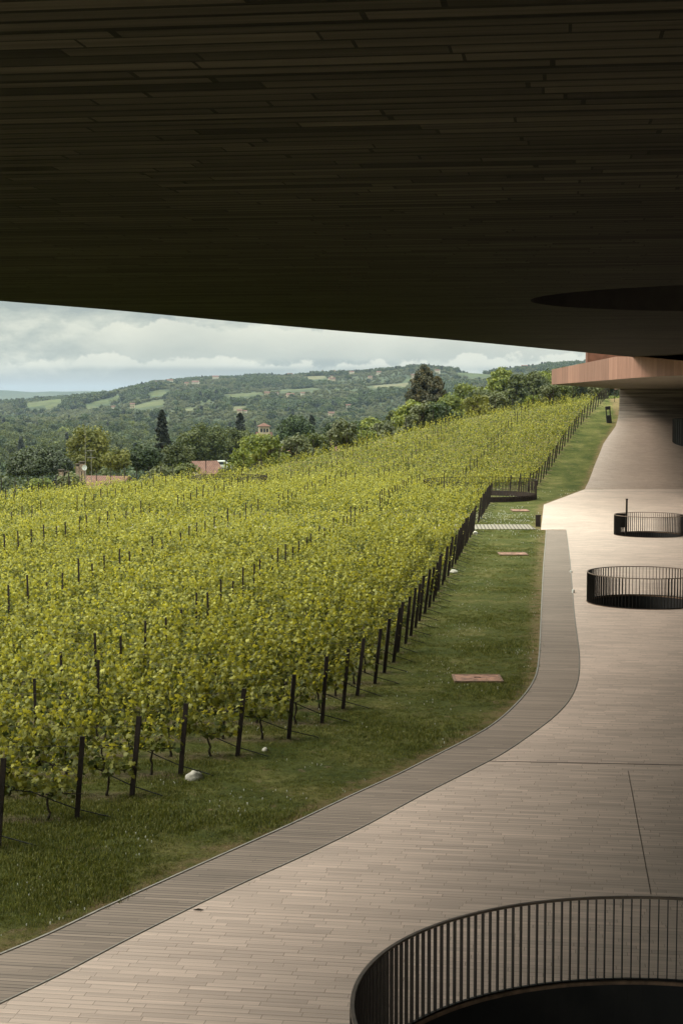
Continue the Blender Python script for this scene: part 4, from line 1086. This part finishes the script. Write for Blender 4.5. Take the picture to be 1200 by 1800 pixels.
# trees of the far hill
FL = []
for i, (mt, W, H, z0, sh) in enumerate([('dark', 11, 9, .5, 'round'), ('mid', 11, 8, .5, 'round'), ('olive', 6, 4.5, .2, 'round'), ('cypress', 4, 14, 0, 'column'), ('dark', 14, 11, .2, 'round')]):
    FL.append(crown('far_crown', 400+i, mt, W, H, z0, 24, 14, 1.9 if mt != 'olive' else 1.3, sh, .24))
hp = []
for _ in range(60000):
    D = random.uniform(1250, 3150); az = random.uniform(-.25, .26); x = D*az; y = D
    n1 = noise.noise(Vector((x/170, y/260, 1.3))); n2 = noise.noise(Vector((x/60, y/110, 5.1)))
    px = 600+FPX*az; crest = 2750+250*math.sin(px/190.)
    oncrest = abs(D-crest) < 70
    if D > crest+80: continue
    dd = n1*.8+n2*.6
    if max(field_tone([x, x*(y+45)/y, x*(y+95)/y], [y, y+45, y+95])) > 0: continue
    if dd > .22 or (oncrest and random.random() < .55) or (random.random() < .025):
        k = random.choices((0, 1, 4, 3), (.45, .3, .2, .05 if not oncrest else .35))[0]; hp.append((x, y, k, random.uniform(.42, .82)*(1.25 if dd > .5 else 1)))
    elif random.random() < (.7 if -.3 < n1 < .15 else .3): hp.append((x, y, 2, random.uniform(.45, .75)))
for _ in range(5000):            # nearer wooded slope on the right
    D = random.uniform(480, 1050); az = random.uniform(.10, .34); hp.append((D*az, D, random.choice((0, 1, 0, 3)), random.uniform(.5, .85)))
hp = np.array(hp); n = len(hp)
scatter('hill_woods', np.column_stack([hp[:, :2], ground(hp[:, 0], hp[:, 1], False)]), RNG.uniform(0, 6.28, n), hp[:, 3], hp[:, 2].astype(int), srcs(FL), 'woods and olive groves covering the far hills', 'woodland')

# ------------------------------------------------------------------ houses
def house(name, x, y, z, w_, d_, h, rz, label, wallm='plaster', rise=None, floors=2, tower=None, chim=0, group=None, ov=.35):
    e = empty(name, (x, y, z), rz, label, 'house', group); rise = rise or w_*.22
    mb = MB(); hw, hd = w_/2, d_/2
    mb.add([(-hw, -hd, -4), (hw, -hd, -4), (hw, hd, -4), (-hw, hd, -4), (-hw, -hd, h), (hw, -hd, h), (hw, hd, h), (-hw, hd, h), (-hw, 0, h+rise), (hw, 0, h+rise)],
           [(0, 1, 5, 4), (2, 3, 7, 6), (1, 2, 6, 9, 5), (3, 0, 4, 8, 7)])
    mb.obj('wall', M[wallm], e)
    mb = MB(); t_ = .18; k = rise/hd
    for s_ in (-1, 1):
        a_ = (s_*(hd+ov), h-ov*k); b_ = (0, h+rise)
        P_ = [(-hw-ov, a_[0], a_[1]+.02), (hw+ov, a_[0], a_[1]+.02), (hw+ov, b_[0], b_[1]+.02), (-hw-ov, b_[0], b_[1]+.02)]
        P_ += [(p[0], p[1], p[2]+t_) for p in P_]
        fs = [(0, 1, 2, 3), (4, 5, 6, 7), (0, 1, 5, 4), (1, 2, 6, 5), (3, 0, 4, 7)]
        mb.add(P_, fs if s_ > 0 else [tuple(reversed(f)) for f in fs])
    rf = mb.obj('roof', M['roof'], e)
    nw = max(2, int(w_/3)); wm = MB(); wm.box(-.45, .45, -.04, .04, 0, 1.3)
    first = None
    for fl in range(floors):
        for i in range(nw):
            zz = .9+fl*2.9
            if zz+1.4 > h: continue
            if first is None: o = first = wm.obj('window', M['glass'], e)
            else: o = dup(first, e)
            o.location = (-hw+w_*(i+.5)/nw, -hd-.02, zz)
    for i in range(chim):
        mb = MB(); cx = (-.3+.55*i)*w_; mb.box(cx-.4, cx+.4, -hd*.45, -hd*.45+.7, h, h+rise+1.1); mb.box(cx-.5, cx+.5, -hd*.45-.1, -hd*.45+.8, h+rise+1.1, h+rise+1.25); mb.obj('chimney', M['brick'], rf)
    if tower:
        mb = MB(); mb.box(-1.6, 1.6, -1.6, 1.6, 0, h+tower); mb.obj('tower', M[wallm], e)
        mb = MB(); mb.add([(-2.1, -2.1, h+tower), (2.1, -2.1, h+tower), (2.1, 2.1, h+tower), (-2.1, 2.1, h+tower), (0, 0, h+tower+1.1)], [(0, 1, 4), (1, 2, 4), (2, 3, 4), (3, 0, 4), (3, 2, 1, 0)]); mb.obj('tower_roof', M['roof'], e)
    return e
def dish(x, y, z, r_, label, mast=1.6):
    e = empty('satellite_dish', (x, y, z), R(10), label, 'satellite dish'); mb = MB(); V = []; F = []; n = 20
    for j, q in enumerate((0.01, .5, 1)):
        for k in range(n): V.append((r_*q*math.cos(2*math.pi*k/n), -.04+.22*r_*q*q*-1, r_*q*math.sin(2*math.pi*k/n)*1.05))
    for j in range(2):
        for k in range(n): F.append((j*n+k, j*n+(k+1) % n, (j+1)*n+(k+1) % n, (j+1)*n+k))
    mb.add(V, F); mb.obj('reflector', M['white'], e)
    mb = MB(); mb.tube([(0, .05, 0), (0, .12, -mast)], .03, 6); mb.tube([(0, -.05, -r_*.9), (0, -r_*.9, -.05)], .015, 5); mb.obj('mast', M['wire'], e)
def antenna(x, y, z0, z1, label, bars=0):
    e = empty('antenna_mast', (x, y, z0), R(20), label, 'antenna'); h = z1-z0
    mb = MB(); mb.tube([(0, 0, 0), (0, 0, h)], [.035, .02], 6); mb.obj('mast', M['edge'], e)
    mb = MB()
    if bars:
        for k, zz in enumerate((h-.05, h-.8)):
            mb.tube([(-.45+.1*k, 0, zz), (.45, 0, zz)], .015, 5)
            for q in range(6): mb.tube([(-.4+.16*q, -.3, zz), (-.4+.16*q, .3, zz)], .012, 4)
    else: mb.tube([(-.0, 0, h-.1), (0, 0, h+.8)], .012, 4)
    mb.obj('aerial', M['edge'], e)
D1 = 160
# red roof left, chimneys, dishes
x, z = hsite(168, 826, D1); house('farmhouse', x+.3, D1+3, z-3.2-2.75, 5.2, 8, 3.2, R(-14), 'low farmhouse with faded red roof just behind the vineyard end posts', 'plaster2', rise=1.8, chim=0)
for px, yt, yb_, w_, lab in ((108, 825, 850, .42, 'brick chimney standing apart left of the dish'), (118, 828, 848, .24, 'small chimney pot beside the brick chimney'), (137, 815, 840, .34, 'brick chimney just beside the small dish'), (145, 811, 840, .5, 'tallest brick chimney behind the small dish')):
    x, _, zt = atd(px, yt, D1-3); zb = atd(px, yb_, D1-3)[2]
    e = empty('chimney_stack', (x, D1-3, zb-1.5), 0, lab.replace(' left of', ' west of'), 'chimney', 'chimneys behind the vineyard'); mb = MB(); h = zt-zb+1.5; mb.box(-w_/2, w_/2, -.3, .3, -3, h-.25); mb.obj('shaft', M['brick'], e)
    mb = MB(); mb.box(-w_/2-.08, w_/2+.08, -.38, .38, h-.1, h); mb.box(-w_/2+.05, w_/2-.05, -.2, .2, h-.25, h-.1); mb.obj('cap', M['treebark'], e)
x, _, z = atd(149, 822, D1-4); dish(x, D1-4, z, .26, 'small round dish fixed by the tallest chimney')
x, _, z0 = atd(151, 835, D1); antenna(x, D1, z0-2, atd(151, 752, D1)[2], 'very tall thin antenna mast behind the chimneys')
x, _, z0 = atd(161, 822, D1); antenna(x, D1, z0-2, atd(161, 791, D1)[2], 'short antenna mast with cross bars beside the tall one', 1)
# orange roof
Dh = 185; x, z = hsite(356, 806, Dh); house('farmhouse', x, Dh+3, z-3.0-1.9, 2.6, 5, 3.0, R(24), 'small house with bright orange tiled roof beyond the vines', 'plaster', rise=1.3, chim=0)
Dh = 215; x, z = hsite(492, 790, Dh); house('farmhouse', x, Dh+3, z-3-.8, 2.0, 4, 3.0, R(10), 'little orange-roofed house under the big white dish', 'plaster', rise=1.2)
x, _, z = atd(494, 781, Dh-2); dish(x, Dh-2, z, .42, 'big white satellite dish above the little orange roof')
Dh = 225; x, z = hsite(574, 776, Dh); house('farmhouse', x, Dh+3, z-3-2.5, 3.0, 6, 3.0, R(38), 'brown-roofed house showing between small trees at the vineyard edge', 'plaster', rise=1.9)
# tower house
Dh = 480; x, z = hsite(464, 752, Dh); house('tower_house', x, Dh, z-10, 4.4, 5, 7.3, R(8), 'ochre tower house with loggia rising out of the woods', 'plaster', rise=1.2, tower=3.2)
mb = MB()
for k in range(3): mb.box(-1.2+k*.9, -.6+k*.9, -1.68, -1.62, 8.7, 9.8)
tw = [o for o in COL.objects if o.name.startswith('tower_house')][0]; mb.obj('window', M['glass'], tw)
x, z = hsite(660, 776, 420); 
# road lamp
x, _, zt = atd(604, 768, 240) if False else atd(606, 757, 260); zb = gz(x, 260); e = empty('street_lamp', (x, 260, zb), 0, 'small white-headed street lamp above the bushes at the vineyard edge', 'street lamp')
mb = MB(); mb.tube([(0, 0, 0), (0, 0, zt-zb)], [.08, .05], 8); mb.obj('pole', M['edge'], e)
mb = MB(); mb.box(-.7, .15, -.18, .18, zt-zb, zt-zb+.16); mb.obj('lamp_head', M['white'], e)
# parked vans glimpsed beyond the orange roof
x, _, z = atd(387, 803, 200)
def car(x, y, z, label, L_=4.2):
    e = empty('parked_car', (x, y, z), R(12), label, 'car', 'cars glimpsed beyond the vineyard'); mb = MB()
    prof_ = [(-L_/2, .35), (-L_/2, .8), (-L_*.36, .95), (-L_*.22, 1.42), (L_*.18, 1.45), (L_*.34, 1.0), (L_/2, .85), (L_/2, .35)]
    n = len(prof_); V = [(p[0], s_*.85, p[1]) for s_ in (-1, 1) for p in prof_]
    mb.add(V, [tuple(range(n)), tuple(reversed(range(n, 2*n)))]+[(i, i+n, (i+1) % n+n, (i+1) % n) for i in range(n)]); mb.obj('body', M['white'], e)
    for sx in (-1, 1):
        for sy in (-1, 1):
            mb = MB(); mb.tube([(sx*L_*.3, sy*.72, .33), (sx*L_*.3, sy*.9, .33)], .33, 14); mb.obj('wheel', M['hose'], e)
    mb = MB(); mb.box(-L_*.2, L_*.17, -.87, .87, .98, 1.32); mb.obj('window', M['glass'], e)
car(x, 200, z-1.95, 'white car roof showing beyond the orange tiled roof', 3.4)
# hillside villas
VIL = [(190, 693, 15, 'long pale farmhouse low on the western spur'), (201, 718, 9, 'white villa in the fields below the spur'), (234, 713, 9, 'white villa beside dark trees east of the first white villa'), (227, 690, 6, 'tiny ochre house above the bright field'),
       (282, 669, 18, 'ochre hamlet house on the western crest'), (300, 667, 12, 'second ochre house on the western crest'), (272, 679, 8, 'small house below the crest hamlet'), (345, 674, 14, 'pale villa among cypresses on the crest'),
       (329, 675, 8, 'small pale house beside the crest villa'), (486, 670, 13, 'cream villa high on the central slope'), (470, 693, 10, 'pinkish farmhouse at the olive grove edge'), (485, 694, 10, 'low farmhouse beside the pinkish one'),
       (510, 696, 15, 'large cream farmhouse in the middle of the central slope'), (532, 694, 8, 'small rose house east of the large cream farmhouse'), (422, 726, 10, 'pale house in the lower fields'), (432, 727, 6, 'little rose annex in the lower fields'),
       (583, 668, 13, 'long pale villa under the tower on the eastern crest'), (567, 654, 6, 'pointed tower house on the eastern crest'), (588, 653, 9, 'tall villa with tower on the eastern crest'), (618, 656, 9, 'blocky cream villa east of the tall villa'),
       (650, 664, 8, 'pair-like cream house on the upper slope'), (665, 655, 9, 'brown house near the eastern skyline'), (726, 661, 9, 'cream house just beside the big conifer tip'), (768, 653, 9, 'slender pale villa beyond the conifer'), (582, 731, 11, 'rose-walled house at the foot of the hill'),
       (612, 716, 9, 'pale farm building behind the foot of the hill'), (920, 642, 12, 'reddish villa on the eastern skyline'), (905, 643, 8, 'small reddish house near the skyline villa'), (510, 659, 9, 'brown hamlet house on the central crest'), (380, 662, 12, 'low brown house on the crest centre')]
for i, (px, yp, wp, lab) in enumerate(VIL):
    D, x, g_ = hill_D(px, yp+4); w_ = wp/FPX*D*.85
    house('hill_villa', x, D, g_, w_, min(w_*.7, 10), 4.5+(i % 3)*1.2 if w_ > 7 else 5, R((i*37) % 50-25), lab, 'plaster2' if i % 2 else 'plaster', rise=min(2.2, w_*.18), floors=1, group='villas and farmhouses scattered over the far hill', tower=(4 if 'tower' in lab else None), ov=.5)

# ------------------------------------------------------------------ haze
mb = MB(); mb.box(-13500, 13500, -13500, 13500, VAL-14, 115)
hz = mb.obj('haze', None); tag(hz, kind='stuff')
hm = bpy.data.materials.new('haze'); hm.use_nodes = True; t = hm.node_tree; t.nodes.clear()
pv = nd(t, 'ShaderNodeVolumePrincipled'); pv.inputs['Color'].default_value = (.62, .76, .95, 1); pv.inputs['Density'].default_value = .00006; pv.inputs['Anisotropy'].default_value = .2
mo = nd(t, 'ShaderNodeOutputMaterial'); t.links.new(pv.outputs[0], mo.inputs['Volume']); hz.data.materials.append(hm)
